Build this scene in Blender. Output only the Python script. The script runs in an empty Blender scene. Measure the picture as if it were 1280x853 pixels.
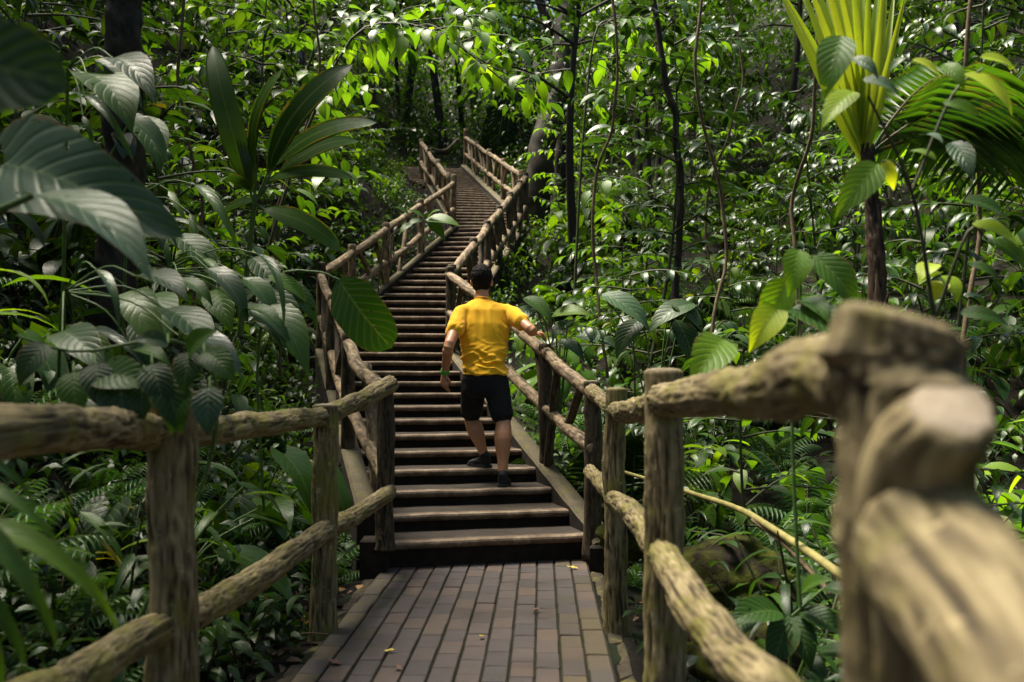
import bpy, bmesh, math, random
import numpy as np
from mathutils import Vector, Matrix, noise

S = bpy.context.scene
COL = S.collection
R = math.radians
rng = random.Random(7)
nrng = np.random.default_rng(11)

# ------------------------------------------------------------------ camera, sky, sun, exposure
CAM = Vector((0.0, 0.0, 1.305))
cam_data = bpy.data.cameras.new("camera")
cam = bpy.data.objects.new("camera", cam_data)
COL.objects.link(cam)
cam.location = CAM
cam.rotation_euler = (R(90 + 2.0), 0, R(1.66))
cam_data.lens = 35
cam_data.sensor_width = 36
cam_data.clip_start = 0.05
cam_data.clip_end = 400
cam_data.dof.use_dof = True
cam_data.dof.focus_distance = 7.6
cam_data.dof.aperture_fstop = 2.8
S.camera = cam
CM = cam.rotation_euler.to_matrix()

SUN_EL, SUN_AZ = 70, 300          # azimuth: degrees clockwise from +Y (ahead of the camera)
world = bpy.data.worlds.new("World")
S.world = world
world.use_nodes = True
wn = world.node_tree
sky = wn.nodes.new("ShaderNodeTexSky")
sky.sky_type = 'NISHITA'
sky.sun_disc = False
sky.sun_elevation = R(SUN_EL)
sky.sun_rotation = R(SUN_AZ)
sky.dust_density = 3.0
sky.ozone_density = 0.6
bg = wn.nodes["Background"]
bg.inputs["Strength"].default_value = 0.05
wn.links.new(sky.outputs[0], bg.inputs["Color"])

sun_data = bpy.data.lights.new("sun", 'SUN')
sun_data.energy = 4.6
sun_data.angle = R(26)
sun_data.color = (1.0, 0.925, 0.77)
sun = bpy.data.objects.new("sun", sun_data)
COL.objects.link(sun)
sd = Vector((math.sin(R(SUN_AZ)) * math.cos(R(SUN_EL)), math.cos(R(SUN_AZ)) * math.cos(R(SUN_EL)), math.sin(R(SUN_EL))))
sun.rotation_euler = sd.to_track_quat('Z', 'Y').to_euler()
sun.location = (0, 0, 60)

S.view_settings.view_transform = 'Standard'
S.view_settings.look = 'None'
S.view_settings.gamma = 1
S.view_settings.exposure = 1.82
S.render.engine = 'CYCLES'
S.cycles.max_bounces = 6
S.cycles.diffuse_bounces = 3
S.cycles.glossy_bounces = 2
S.cycles.transmission_bounces = 4


def at(px, py, Y):
    """World point on the plane y = Y seen at photograph pixel (px, py)."""
    d = CM @ Vector(((px - 640) / 1244.4, (426.5 - py) / 1244.4, -1.0))
    return CAM + d * (Y / d.y)


def proj(p):
    q = CM.transposed() @ (Vector(p) - CAM)
    if q.z > -0.05:
        return None
    return 640 + q.x / -q.z * 1244.4, 426.5 - q.y / -q.z * 1244.4


# ------------------------------------------------------------------ scene helpers
def link(o, parent=None):
    COL.objects.link(o)
    if parent is not None:
        o.parent = parent
    return o


def tag(o, label=None, cat=None, group=None, kind=None):
    if label: o["label"] = label
    if cat: o["category"] = cat
    if group: o["group"] = group
    if kind: o["kind"] = kind
    return o


def thing(name, label, cat, loc=(0, 0, 0), group=None, rotz=0.0):
    o = bpy.data.objects.new(name, None)
    o.empty_display_size = 0.1
    link(o)
    o.location = loc
    o.rotation_euler = (0, 0, rotz)
    return tag(o, label, cat, group)


class MB:
    """Collects quad geometry with uv, tint and bark coordinates, then links it as ONE mesh."""
    def __init__(self):
        self.V, self.F, self.UV, self.T, self.MI, self.n = [], [], [], [], [], 0

    def add(self, V, F, UV=None, tint=0.5, mi=0):
        V = np.asarray(V, np.float32).reshape(-1, 3)
        F = np.asarray(F, np.int32).reshape(-1, 4)
        self.V.append(V)
        self.F.append(F + self.n)
        self.UV.append(np.zeros((len(V), 3), np.float32) if UV is None else np.asarray(UV, np.float32))
        self.T.append(np.full(len(V), tint, np.float32) if np.isscalar(tint) else np.asarray(tint, np.float32))
        self.MI.append(np.full(len(F), mi, np.int32))
        self.n += len(V)

    def add_many(self, leaf, Ms, tints):
        V, F, UV = leaf
        Ms = np.asarray(Ms, np.float32)
        k, m = len(Ms), len(V)
        if k == 0:
            return
        W = np.einsum('kij,mj->kmi', Ms[:, :3, :3], V) + Ms[:, None, :3, 3]
        FF = (F[None] + (np.arange(k) * m)[:, None, None]).reshape(-1, 4)
        self.add(W.reshape(-1, 3), FF, np.tile(UV, (k, 1)), np.repeat(np.asarray(tints, np.float32), m))

    def mesh(self, name, mats, smooth=True):
        me = bpy.data.meshes.new(name)
        if self.n == 0:
            return me
        V = np.concatenate(self.V); F = np.concatenate(self.F); UV = np.concatenate(self.UV)
        T = np.concatenate(self.T); MI = np.concatenate(self.MI)
        me.vertices.add(len(V)); me.vertices.foreach_set("co", V.ravel())
        me.loops.add(F.size); me.loops.foreach_set("vertex_index", F.ravel())
        me.polygons.add(len(F))
        me.polygons.foreach_set("loop_start", np.arange(len(F), dtype=np.int32) * 4)
        for m in (mats if isinstance(mats, (list, tuple)) else [mats]):
            me.materials.append(m)
        me.polygons.foreach_set("material_index", MI)
        me.polygons.foreach_set("use_smooth", np.full(len(F), smooth, bool))
        a = me.attributes.new("co3", 'FLOAT_VECTOR', 'POINT'); a.data.foreach_set("vector", UV.ravel())
        a = me.attributes.new("tint", 'FLOAT', 'POINT'); a.data.foreach_set("value", T)
        me.update(calc_edges=True)
        me.validate()
        return me

    def build(self, name, mats, parent=None, smooth=True):
        return link(bpy.data.objects.new(name, self.mesh(name, mats, smooth)), parent)


# ------------------------------------------------------------------ materials
class NT:
    def __init__(self, name):
        self.m = bpy.data.materials.new(name)
        self.m.use_nodes = True
        self.t = self.m.node_tree
        self.p = self.t.nodes["Principled BSDF"]
        self.out = self.t.nodes["Material Output"]

    def n(self, typ, **kw):
        nd = self.t.nodes.new(typ)
        for k, v in kw.items():
            setattr(nd, k, v)
        return nd

    def l(self, a, b):
        self.t.links.new(a, b)

    def val(self, nd, key, v):
        if hasattr(v, "is_output") or isinstance(v, bpy.types.NodeSocket):
            self.l(v, nd.inputs[key])
        else:
            nd.inputs[key].default_value = v

    def math(self, op, a, b=None, clamp=False):
        nd = self.n("ShaderNodeMath", operation=op, use_clamp=clamp)
        self.val(nd, 0, a)
        if b is not None: self.val(nd, 1, b)
        return nd.outputs[0]

    def attr(self, name, out="Fac"):
        return self.n("ShaderNodeAttribute", attribute_name=name).outputs[out]

    def noise(self, vec, scale, detail=4, rough=0.55, out="Fac"):
        nd = self.n("ShaderNodeTexNoise")
        self.val(nd, "Scale", scale); self.val(nd, "Detail", detail); self.val(nd, "Roughness", rough)
        if vec is not None: self.l(vec, nd.inputs["Vector"])
        return nd.outputs[out]

    def vmul(self, vec, s):
        nd = self.n("ShaderNodeVectorMath", operation='MULTIPLY')
        self.l(vec, nd.inputs[0]); nd.inputs[1].default_value = s
        return nd.outputs[0]

    def ramp(self, fac, stops, interp='LINEAR'):
        nd = self.n("ShaderNodeValToRGB")
        cr = nd.color_ramp; cr.interpolation = interp
        while len(cr.elements) < len(stops): cr.elements.new(0.5)
        for e, (p, c) in zip(cr.elements, stops):
            e.position = p
            e.color = (*c, 1) if len(c) == 3 else c
        self.l(fac, nd.inputs["Fac"])
        return nd.outputs["Color"]

    def mix(self, fac, a, b, blend='MIX'):
        nd = self.n("ShaderNodeMix", data_type='RGBA', blend_type=blend)
        self.val(nd, 0, fac)
        for i, v in ((6, a), (7, b)):
            if isinstance(v, tuple): nd.inputs[i].default_value = (*v, 1)
            else: self.l(v, nd.inputs[i])
        return nd.outputs[2]

    def bump(self, h, strength=0.5, dist=0.01):
        nd = self.n("ShaderNodeBump")
        nd.inputs["Strength"].default_value = strength
        nd.inputs["Distance"].default_value = dist
        self.l(h, nd.inputs["Height"])
        self.l(nd.outputs[0], self.p.inputs["Normal"])
        return nd.outputs[0]

    def geo(self, out="Position"):
        return self.n("ShaderNodeNewGeometry").outputs[out]

    def objrand(self):
        return self.n("ShaderNodeObjectInfo").outputs["Random"]

    def set(self, **kw):
        for k, v in kw.items():
            key = {"base": "Base Color", "rough": "Roughness", "spec": "Specular IOR Level", "coat": "Coat Weight", "sheen": "Sheen Weight"}[k]
            if isinstance(v, tuple): v = (*v, 1)
            self.val(self.p, key, v)
        return self.m


def leaf_mat(name, stops, rough=0.34, transl=0.34, veins=9, quilt=0.25, spec=0.38, tcol=(2.4, 2.3, 0.5), holes=False, vc=0.05):
    t = NT(name)
    co = t.attr("co3", "Vector")
    sep = t.n("ShaderNodeSeparateXYZ"); t.l(co, sep.inputs[0])
    u, v = sep.outputs[0], sep.outputs[1]
    rv = t.math('ADD', t.math('MULTIPLY', t.attr("tint"), 0.7), t.math('MULTIPLY', t.objrand(), 0.3))
    col = t.ramp(rv, stops)
    d = t.math('ABSOLUTE', t.math('SUBTRACT', v, 0.5))
    mid = t.math('LESS_THAN', d, 0.022)
    ph = t.math('SUBTRACT', t.math('MULTIPLY', u, veins * 6.283), t.math('MULTIPLY', d, veins * 3.6))
    vein = t.math('POWER', t.math('ABSOLUTE', t.math('COSINE', t.math('MULTIPLY', ph, 0.5))), 10)
    blot = t.noise(t.geo(), 26, 4, 0.6)
    col = t.mix(t.math('MULTIPLY', t.math('GREATER_THAN', blot, 0.68), 0.35), col, (0.10, 0.085, 0.03))
    col = t.mix(t.math('MULTIPLY', t.noise(t.geo(), 9, 2), 0.35), col, (0.012, 0.035, 0.008))
    col = t.mix(t.math('ADD', t.math('MULTIPLY', vein, vc), t.math('MULTIPLY', mid, 0.3)), col, (0.16, 0.22, 0.07))
    rim = t.math('MULTIPLY', t.math('GREATER_THAN', t.math('ADD', d, t.math('MULTIPLY', t.noise(t.geo(), 11, 3), 0.22)), 0.60), 0.8)
    col = t.mix(rim, col, (0.12, 0.085, 0.025))
    h = t.math('ADD', t.math('MULTIPLY', t.math('SUBTRACT', 1.0, vein), 0.8), t.math('MULTIPLY', t.noise(t.geo(), 60, 2), 0.3))
    bn = t.bump(h, quilt, 0.004)
    t.set(base=col, rough=t.math('ADD', rough - 0.12, t.math('MULTIPLY', t.noise(t.geo(), 14, 3), 0.2)), spec=spec)
    tr = t.n("ShaderNodeBsdfTranslucent")
    t.l(t.mix(1.0, col, tcol, 'MULTIPLY'), tr.inputs["Color"])
    t.l(bn, tr.inputs["Normal"])
    mx = t.n("ShaderNodeMixShader"); mx.inputs[0].default_value = transl
    t.l(t.p.outputs[0], mx.inputs[1]); t.l(tr.outputs[0], mx.inputs[2])
    res = mx.outputs[0]
    if holes:
        ht = t.n("ShaderNodeBsdfTransparent"); hm = t.n("ShaderNodeMixShader")
        t.l(t.math('GREATER_THAN', t.noise(t.geo(), 22, 2, .5), 0.70), hm.inputs[0])
        t.l(res, hm.inputs[1]); t.l(ht.outputs[0], hm.inputs[2]); res = hm.outputs[0]
    t.l(res, t.out.inputs["Surface"])
    return t.m


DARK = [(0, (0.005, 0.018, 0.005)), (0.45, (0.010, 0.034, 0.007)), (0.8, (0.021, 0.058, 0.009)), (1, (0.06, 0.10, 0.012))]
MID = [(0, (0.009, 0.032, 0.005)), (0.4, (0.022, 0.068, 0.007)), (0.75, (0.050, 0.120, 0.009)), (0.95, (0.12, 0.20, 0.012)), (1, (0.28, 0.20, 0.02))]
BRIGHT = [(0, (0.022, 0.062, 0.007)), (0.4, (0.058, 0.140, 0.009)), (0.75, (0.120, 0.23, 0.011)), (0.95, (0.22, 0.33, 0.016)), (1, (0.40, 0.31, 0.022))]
YELL = [(0, (0.26, 0.40, 0.02)), (0.5, (0.36, 0.48, 0.02)), (1, (0.52, 0.46, 0.03))]
GREY = [(0, (0.018, 0.050, 0.022)), (0.5, (0.028, 0.070, 0.028)), (1, (0.045, 0.098, 0.034))]
M = {}
M['dark'] = leaf_mat("leaf_dark_glossy", DARK, 0.36, 0.2)
M['mid'] = leaf_mat("leaf_mid_green", MID, 0.40, 0.36)
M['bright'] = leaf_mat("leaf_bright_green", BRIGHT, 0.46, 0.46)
M['yellow'] = leaf_mat("leaf_yellow_green", YELL, 0.5, 0.5)
M['grey'] = leaf_mat("leaf_grey_green", GREY, 0.42, 0.12, veins=8, quilt=0.5, tcol=(1, 1.3, .5), holes=True)
M['broad_dark'] = leaf_mat("broad_leaf_dark", DARK, 0.46, 0.22, quilt=0.4, spec=0.22, holes=True, vc=0.16)
M['broad_mid'] = leaf_mat("broad_leaf_mid", MID, 0.46, 0.34, quilt=0.4, spec=0.22, holes=True, vc=0.16)
M['broad_bright'] = leaf_mat("broad_leaf_bright", BRIGHT, 0.46, 0.44, quilt=0.4, spec=0.22, holes=True, vc=0.16)
M['broad_grey'] = leaf_mat("broad_leaf_grey", GREY, 0.46, 0.14, veins=8, quilt=0.55, spec=0.40, tcol=(1, 1.3, .5), holes=True, vc=0.16)
M['fern'] = leaf_mat("fern_green", [(0, (0.022, 0.07, 0.028)), (0.5, (0.04, 0.115, 0.035)), (1, (0.08, 0.17, 0.035))], 0.45, 0.25, veins=3, quilt=0.1)
M['pleat'] = leaf_mat("leaf_pleated", MID, 0.4, 0.3, veins=0.01, quilt=0.1)
M['fan'] = leaf_mat("leaf_fan_yellow", [(0, (0.22, 0.36, 0.02)), (0.6, (0.36, 0.47, 0.03)), (1, (0.48, 0.52, 0.05))], 0.5, 0.5, veins=0.01, quilt=0.1, tcol=(1.5, 1.4, .6))


def simple_mat(name, c0, c1, scale=12, rough=0.7, bump=0.4, bd=0.006, detail=5, spec=0.3):
    t = NT(name)
    g = t.geo()
    f = t.noise(g, scale, detail, 0.6)
    col = t.ramp(f, [(0.3, c0), (0.7, c1)])
    t.bump(t.noise(g, scale * 4, 5, 0.65), bump, bd)
    return t.set(base=col, rough=rough, spec=spec)


def bark_mat(name, deep, body, light, moss, mossamt, rough=0.75):
    t = NT(name)
    co = t.attr("co3", "Vector")
    st = t.vmul(co, (1, 1, 0.28))
    f = t.noise(st, 34, 6, 0.62)
    f2 = t.noise(co, 5.5, 4, 0.6)
    ridge = t.attr("tint")
    v = t.math('ADD', t.math('MULTIPLY', ridge, 0.62), t.math('MULTIPLY', f, 0.40))
    col = t.ramp(v, [(0.30, deep), (0.50, body), (0.80, light)])
    col = t.mix(t.math('MULTIPLY', t.ramp(f2, [(0.38, (0, 0, 0)), (0.62, (1, 1, 1))]), 0.45), col, tuple(c * 0.55 for c in body))
    ms = t.ramp(t.noise(t.geo(), 7.0, 5, 0.65), [(0.62 - mossamt, (0, 0, 0)), (0.72 - mossamt * 0.6, (1, 1, 1))])
    col = t.mix(t.math('MULTIPLY', ms, 0.75), col, moss)
    lich = t.math('GREATER_THAN', t.noise(t.geo(), 30, 3, 0.6), 0.66)
    col = t.mix(t.math('MULTIPLY', lich, 0.35), col, tuple(min(.6, c * 1.5) for c in light))
    fine = t.noise(st, 110, 5, 0.7)
    t.bump(t.math('ADD', t.math('MULTIPLY', f, 1.0), t.math('MULTIPLY', fine, 0.5)), 0.8, 0.008)
    return t.set(base=col, rough=rough, spec=0.3)


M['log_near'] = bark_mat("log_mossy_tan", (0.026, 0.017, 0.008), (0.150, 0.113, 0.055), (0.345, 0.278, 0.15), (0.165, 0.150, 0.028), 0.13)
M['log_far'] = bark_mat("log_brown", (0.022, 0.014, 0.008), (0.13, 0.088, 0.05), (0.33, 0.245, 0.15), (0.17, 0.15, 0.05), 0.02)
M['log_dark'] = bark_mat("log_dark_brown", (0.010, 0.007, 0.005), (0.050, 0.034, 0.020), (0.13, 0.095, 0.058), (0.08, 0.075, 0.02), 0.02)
M['cut'] = simple_mat("log_cut_face", (0.12, 0.09, 0.055), (0.34, 0.28, 0.21), 9, 0.85, 0.6, 0.01)
M['trunk'] = bark_mat("tree_bark", (0.006, 0.005, 0.004), (0.022, 0.017, 0.012), (0.055, 0.042, 0.03), (0.025, 0.035, 0.010), 0.04)
M['palmtrunk'] = bark_mat("palm_bark", (0.010, 0.006, 0.004), (0.045, 0.026, 0.016), (0.13, 0.08, 0.048), (0.06, 0.05, 0.02), 0.0)
M['stem'] = simple_mat("plant_stem", (0.02, 0.028, 0.012), (0.06, 0.06, 0.025), 20, 0.6, 0.2)
M['greenstem'] = simple_mat("green_stem", (0.04, 0.09, 0.02), (0.09, 0.15, 0.035), 20, 0.5, 0.2)
M['twig'] = simple_mat("twig_brown", (0.05, 0.035, 0.02), (0.16, 0.11, 0.06), 25, 0.8, 0.3)
M['bamboo'] = simple_mat("bamboo_pole", (0.16, 0.14, 0.045), (0.30, 0.26, 0.09), 14, 0.55, 0.2)

# soil with litter
t = NT("soil")
g = t.geo()
f = t.noise(g, 6, 6, 0.65)
col = t.ramp(f, [(0.3, (0.004, 0.003, 0.002)), (0.55, (0.010, 0.007, 0.0045)), (0.75, (0.026, 0.018, 0.011))])
col = t.mix(t.math('GREATER_THAN', t.noise(g, 1.6, 4), 0.56), col, (0.014, 0.022, 0.007))
t.bump(t.noise(g, 28, 6, 0.7), 1.0, 0.04)
M['soil'] = t.set(base=col, rough=0.9, spec=0.2)

# pavers
t = NT("paver_clay")
g = t.geo()
col = t.ramp(t.objrand(), [(0, (0.078, 0.066, 0.066)), (0.35, (0.098, 0.079, 0.076)), (0.7, (0.112, 0.086, 0.078)), (0.92, (0.128, 0.092, 0.074)), (1, (0.148, 0.102, 0.074))])
col = t.mix(t.ramp(t.noise(g, 240, 3, 0.8), [(0.35, (0.55, 0.55, 0.55)), (0.62, (0, 0, 0))]), col, (0.028, 0.024, 0.022))
damp = t.ramp(t.noise(g, 1.7, 5, 0.6), [(0.46, (0, 0, 0)), (0.62, (1, 1, 1))])
col = t.mix(t.math('MULTIPLY', damp, 0.5), col, (0.042, 0.034, 0.029))
col = t.mix(t.math('MULTIPLY', t.ramp(t.noise(g, 11, 5, 0.7), [(0.55, (0, 0, 0)), (0.70, (1, 1, 1))]), 0.45), col, (0.048, 0.036, 0.025))
t.bump(t.math('ADD', t.noise(g, 320, 3, 0.7), t.noise(g, 25, 3)), 0.5, 0.003)
M['paver'] = t.set(base=col, rough=t.math('SUBTRACT', t.math('ADD', 0.66, t.math('MULTIPLY', t.noise(g, 5, 3), 0.2)), t.math('MULTIPLY', damp, 0.22)), spec=0.3)
t = NT("paver_mossy")
g = t.geo()
col = t.ramp(t.objrand(), [(0, (0.064, 0.052, 0.046)), (0.4, (0.094, 0.070, 0.052)), (0.7, (0.109, 0.081, 0.046)), (1, (0.073, 0.060, 0.057))])
col = t.mix(t.ramp(t.noise(g, 9, 5, 0.65), [(0.46, (0, 0, 0)), (0.70, (.6, .6, .6))]), col, (0.091, 0.081, 0.021))
col = t.mix(t.ramp(t.noise(g, 220, 3, 0.8), [(0.35, (0.5, 0.5, 0.5)), (0.62, (0, 0, 0))]), col, (0.027, 0.022, 0.020))
t.bump(t.math('ADD', t.noise(g, 300, 3, 0.7), t.noise(g, 25, 3)), 0.6, 0.004)
M['paver_moss'] = t.set(base=col, rough=0.7, spec=0.35)
M['joint'] = simple_mat("joint_sand", (0.007, 0.006, 0.004), (0.022, 0.021, 0.007), 30, 0.95, 0.6)

t = NT("path_edge_soil")
g = t.geo()
col = t.ramp(t.noise(g, 14, 6, .65), [(.3, (0.016, 0.011, 0.007)), (.7, (0.075, 0.055, 0.032))])
col = t.mix(t.ramp(t.noise(g, 6, 5, .65), [(.5, (0, 0, 0)), (.66, (.8, .8, .8))]), col, (0.14, 0.125, 0.022))
t.bump(t.noise(g, 50, 6, .7), 1.0, .015)
M['edge'] = t.set(base=col, rough=.9)
# stairs
t = NT("step_tread")
g = t.geo()
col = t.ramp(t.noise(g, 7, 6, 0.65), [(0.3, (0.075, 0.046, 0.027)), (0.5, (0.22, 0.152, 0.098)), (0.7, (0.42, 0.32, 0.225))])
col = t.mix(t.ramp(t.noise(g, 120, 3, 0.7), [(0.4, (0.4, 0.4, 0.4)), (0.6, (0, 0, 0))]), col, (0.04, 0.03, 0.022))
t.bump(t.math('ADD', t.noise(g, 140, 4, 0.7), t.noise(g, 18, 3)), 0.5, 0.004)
wear_shade = t.n("ShaderNodeSeparateXYZ"); t.l(t.attr("co3", "Vector"), wear_shade.inputs[0])
wd = t.math('ADD', wear_shade.outputs[0], t.math('MULTIPLY', t.math('SUBTRACT', t.noise(g, 22, 4), .5), 0.10))
col = t.mix(t.ramp(wd, [(0.0, (0, 0, 0)), (0.10, (.92, .92, .92))]), col, (0.016, 0.011, 0.008))  # dirt and painted occlusion darken the tread back; worn front edge keeps a painted highlight
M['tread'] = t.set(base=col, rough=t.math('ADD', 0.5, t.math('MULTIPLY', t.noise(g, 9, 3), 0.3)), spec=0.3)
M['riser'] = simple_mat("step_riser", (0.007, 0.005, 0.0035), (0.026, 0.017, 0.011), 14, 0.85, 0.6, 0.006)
M['curb'] = bark_mat("curb_concrete", (0.03, 0.024, 0.015), (0.085, 0.068, 0.040), (0.17, 0.145, 0.09), (0.11, 0.095, 0.025), 0.10, 0.85)
t = NT("mossy_rock")
g = t.geo()
col = t.ramp(t.noise(g, 5, 6, 0.65), [(0.35, (0.008, 0.006, 0.004)), (0.65, (0.03, 0.024, 0.017))])
col = t.mix(t.ramp(t.noise(g, 4.2, 6, 0.7), [(0.42, (0, 0, 0)), (0.56, (1, 1, 1))]), col, (0.050, 0.058, 0.008))
t.bump(t.noise(g, 16, 7, 0.7), 1.0, 0.03)
M['rock'] = t.set(base=col, rough=0.95, spec=0.08)


# ------------------------------------------------------------------ tubes and logs
def frames(P):
    P = np.asarray(P, float)
    T = np.gradient(P, axis=0)
    T /= np.linalg.norm(T, axis=1)[:, None] + 1e-9
    ref = np.array([0, 0, 1.0]) if abs(T[0, 2]) < 0.8 else np.array([0, 1.0, 0])
    A = np.cross(T, ref); A /= np.linalg.norm(A, axis=1)[:, None] + 1e-9
    for i in range(1, len(A)):
        if np.dot(A[i], A[i - 1]) < 0: A[i] = -A[i]
    B = np.cross(A, T)
    return P, T, A, B


def smooth_path(pts, n):
    pts = np.asarray(pts, float)
    if len(pts) == 2:
        s = np.linspace(0, 1, n)[:, None]
        return pts[0] * (1 - s) + pts[1] * s
    P = np.vstack([2 * pts[0] - pts[1], pts, 2 * pts[-1] - pts[-2]])
    out = []
    segs = len(pts) - 1
    for u in np.linspace(0, segs - 1e-6, n):
        i = int(u); f = u - i
        p0, p1, p2, p3 = P[i:i + 4]
        out.append(0.5 * ((2 * p1) + (-p0 + p2) * f + (2 * p0 - 5 * p1 + 4 * p2 - p3) * f * f + (-p0 + 3 * p1 - 3 * p2 + p3) * f ** 3))
    return np.array(out)


def tube(mb, pts, r0, r1, seg=5, n=None, tint=0.5, mi=0):
    n = n or max(2, len(pts))
    P, T, A, B = frames(smooth_path(pts, n))
    th = np.arange(seg) / seg * 2 * math.pi
    rr = np.linspace(r0, r1, n)[:, None, None]
    V = P[:, None] + rr * (np.cos(th)[None, :, None] * A[:, None] + np.sin(th)[None, :, None] * B[:, None])
    i, j = np.meshgrid(np.arange(n - 1), np.arange(seg), indexing='ij')
    j2 = (j + 1) % seg
    F = np.stack([i * seg + j, i * seg + j2, (i + 1) * seg + j2, (i + 1) * seg + j], -1).reshape(-1, 4)
    mb.add(V.reshape(-1, 3), F, None, tint, mi)


def log_mesh(name, pts, r0, r1, mat, seg=20, step=0.03, amp=0.09, flare=0.0, seed=0.0, wob=0.012, freq=1.0, cutcap=True, knobs=(), tilt=0.0):
    """A rustic log: bark ridges run along it, the ends are cut faces."""
    pts = np.asarray([tuple(p) for p in pts], float)
    Ltot = np.linalg.norm(np.diff(pts, axis=0), axis=1).sum()
    n = max(4, int(Ltot / step) + 1)
    P, T, A, B = frames(smooth_path(pts, n))
    s = np.linspace(0, Ltot, n)
    V = np.zeros((n + 6, seg, 3), np.float32); U = np.zeros((n + 6, seg, 3), np.float32); TT = np.full((n + 6, seg), 0.5, np.float32)
    rm = (r0 + r1) / 2
    for i in range(n):
        r = r0 + (r1 - r0) * s[i] / Ltot
        if flare: r *= 1 + flare * math.exp(-s[i] / 0.09)
        w = noise.noise_vector(Vector((s[i] * 2.2 + seed, seed * 3.1, 1.7))) * wob
        c = Vector(P[i]) + w
        for j in range(seg):
            th = 2 * math.pi * j / seg
            q = Vector((math.cos(th) * 4.6 * freq, math.sin(th) * 4.6 * freq, s[i] * 3.6 * freq + seed * 7))
            q += noise.noise_vector(Vector((math.cos(th) * 1.3, math.sin(th) * 1.3, s[i] * 7 + seed))) * 0.75
            rd = 1 - 2 * abs(noise.noise(q))
            rd2 = 1 - 2 * abs(noise.noise(Vector((q.x * 2.1 + 4, q.y * 2.1 + 5, q.z * 1.6 + 6))))
            lump = noise.noise(Vector((math.cos(th) * .9, math.sin(th) * .9, s[i] * 4.2 + seed * 5)))
            h = 0.65 * rd + 0.35 * rd2
            rr = r * (1 + amp * (h - 0.55) + amp * 1.1 * lump)
            for (ks, kt, kh, kw) in knobs:
                dd = ((s[i] - ks) / kw) ** 2 + ((math.remainder(th - kt, 2 * math.pi)) * rm / kw) ** 2
                rr += kh * math.exp(-dd)
            V[i + 3, j] = c + Vector(A[i]) * (rr * math.cos(th)) + Vector(B[i]) * (rr * math.sin(th))
            U[i + 3, j] = (math.cos(th) * rm, math.sin(th) * rm, s[i] + seed)
            TT[i + 3, j] = h
    if tilt:
        for q in range(max(0, n - 12), n):
            V[q + 3, :, 2] += -(V[q + 3, :, 0] - V[q + 3, :, 0].mean()) * tilt * ((q - n + 13) / 12) ** 2
    # rounded cut ends
    for e, (k0, k1, k2, src, sg) in enumerate(((2, 1, 0, 3, -1), (n + 3, n + 4, n + 5, n + 2, 1))):
        ring = V[src]; c = ring.mean(0); t_ = T[0] if sg < 0 else T[-1]
        for kk, sc, off in ((k0, 0.86, 0.13), (k1, 0.5, 0.19), (k2, 0.02, 0.20)):
            V[kk] = c + (ring - c) * sc + sg * t_ * off * rm
            U[kk] = U[src] * np.array([sc, sc, 1]); TT[kk] = 0.55
    N = n + 6
    i, j = np.meshgrid(np.arange(N - 1), np.arange(seg), indexing='ij')
    j2 = (j + 1) % seg
    F = np.stack([i * seg + j, i * seg + j2, (i + 1) * seg + j2, (i + 1) * seg + j], -1).reshape(-1, 4)
    mi = np.zeros((N - 1, seg), np.int32)
    if cutcap:
        mi[:2] = 1; mi[-2:] = 1
    mb = MB()
    mb.add(V.reshape(-1, 3), F, U.reshape(-1, 3), TT.ravel())
    mb.MI[-1] = mi.ravel()
    return mb.mesh(name, [mat, M['cut']])


def log(name, pts, r0, r1, mat, parent, **kw):
    base = Vector(parent.location) if parent is not None else Vector()
    kw.setdefault("seed", rng.uniform(0, 50))
    me = log_mesh(name, [Vector(p) - base for p in pts], r0, r1, mat, **kw)
    return link(bpy.data.objects.new(name, me), parent)


def box_mb(mb, c, sx, sy, sz, mi=0, jit=0.0, bev=0.0):
    """Box with a chamfered top edge; c is the centre of its top."""
    x, y, z = sx / 2, sy / 2, sz
    b = bev
    rings = [[(-x, -y, -z), (x, -y, -z), (x, y, -z), (-x, y, -z)],
             [(-x, -y, -b), (x, -y, -b), (x, y, -b), (-x, y, -b)],
             [(-x + b, -y + b, 0), (x - b, -y + b, 0), (x - b, y - b, 0), (-x + b, y - b, 0)]]
    V = [(c[0] + p[0] + rng.uniform(-jit, jit), c[1] + p[1] + rng.uniform(-jit, jit), c[2] + p[2]) for rg in rings for p in rg]
    F = [(3, 2, 1, 0), (8, 9, 10, 11)]
    for k in range(2):
        for q in range(4):
            F.append((k * 4 + q, k * 4 + (q + 1) % 4, k * 4 + 4 + (q + 1) % 4, k * 4 + 4 + q))
    mb.add(V, F, np.array(V, np.float32), 0.5, mi)

# ------------------------------------------------------------------ the lie of the land
def lerpt(tab, y):
    if y <= tab[0][0]: return tab[0][1]
    for (a, va), (b, vb) in zip(tab, tab[1:]):
        if y <= b: return va + (vb - va) * (y - a) / (b - a)
    return tab[-1][1]


ZB = [(-20, 0), (6.8, 0), (12.2, 1.62), (18.6, 4.05), (28, 7.2), (45, 13.5), (80, 30)]
XL = [(6.7, -1.1), (12.1, -2.62), (18.6, -1.6), (28, -3.6), (80, -7)]
XR = [(6.7, 0.40), (12.4, -1.15), (18.6, -0.3), (28, -2.1), (80, -4)]


def sstep(a, b, x):
    t_ = min(1, max(0, (x - a) / (b - a)))
    return t_ * t_ * (3 - 2 * t_)


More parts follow.
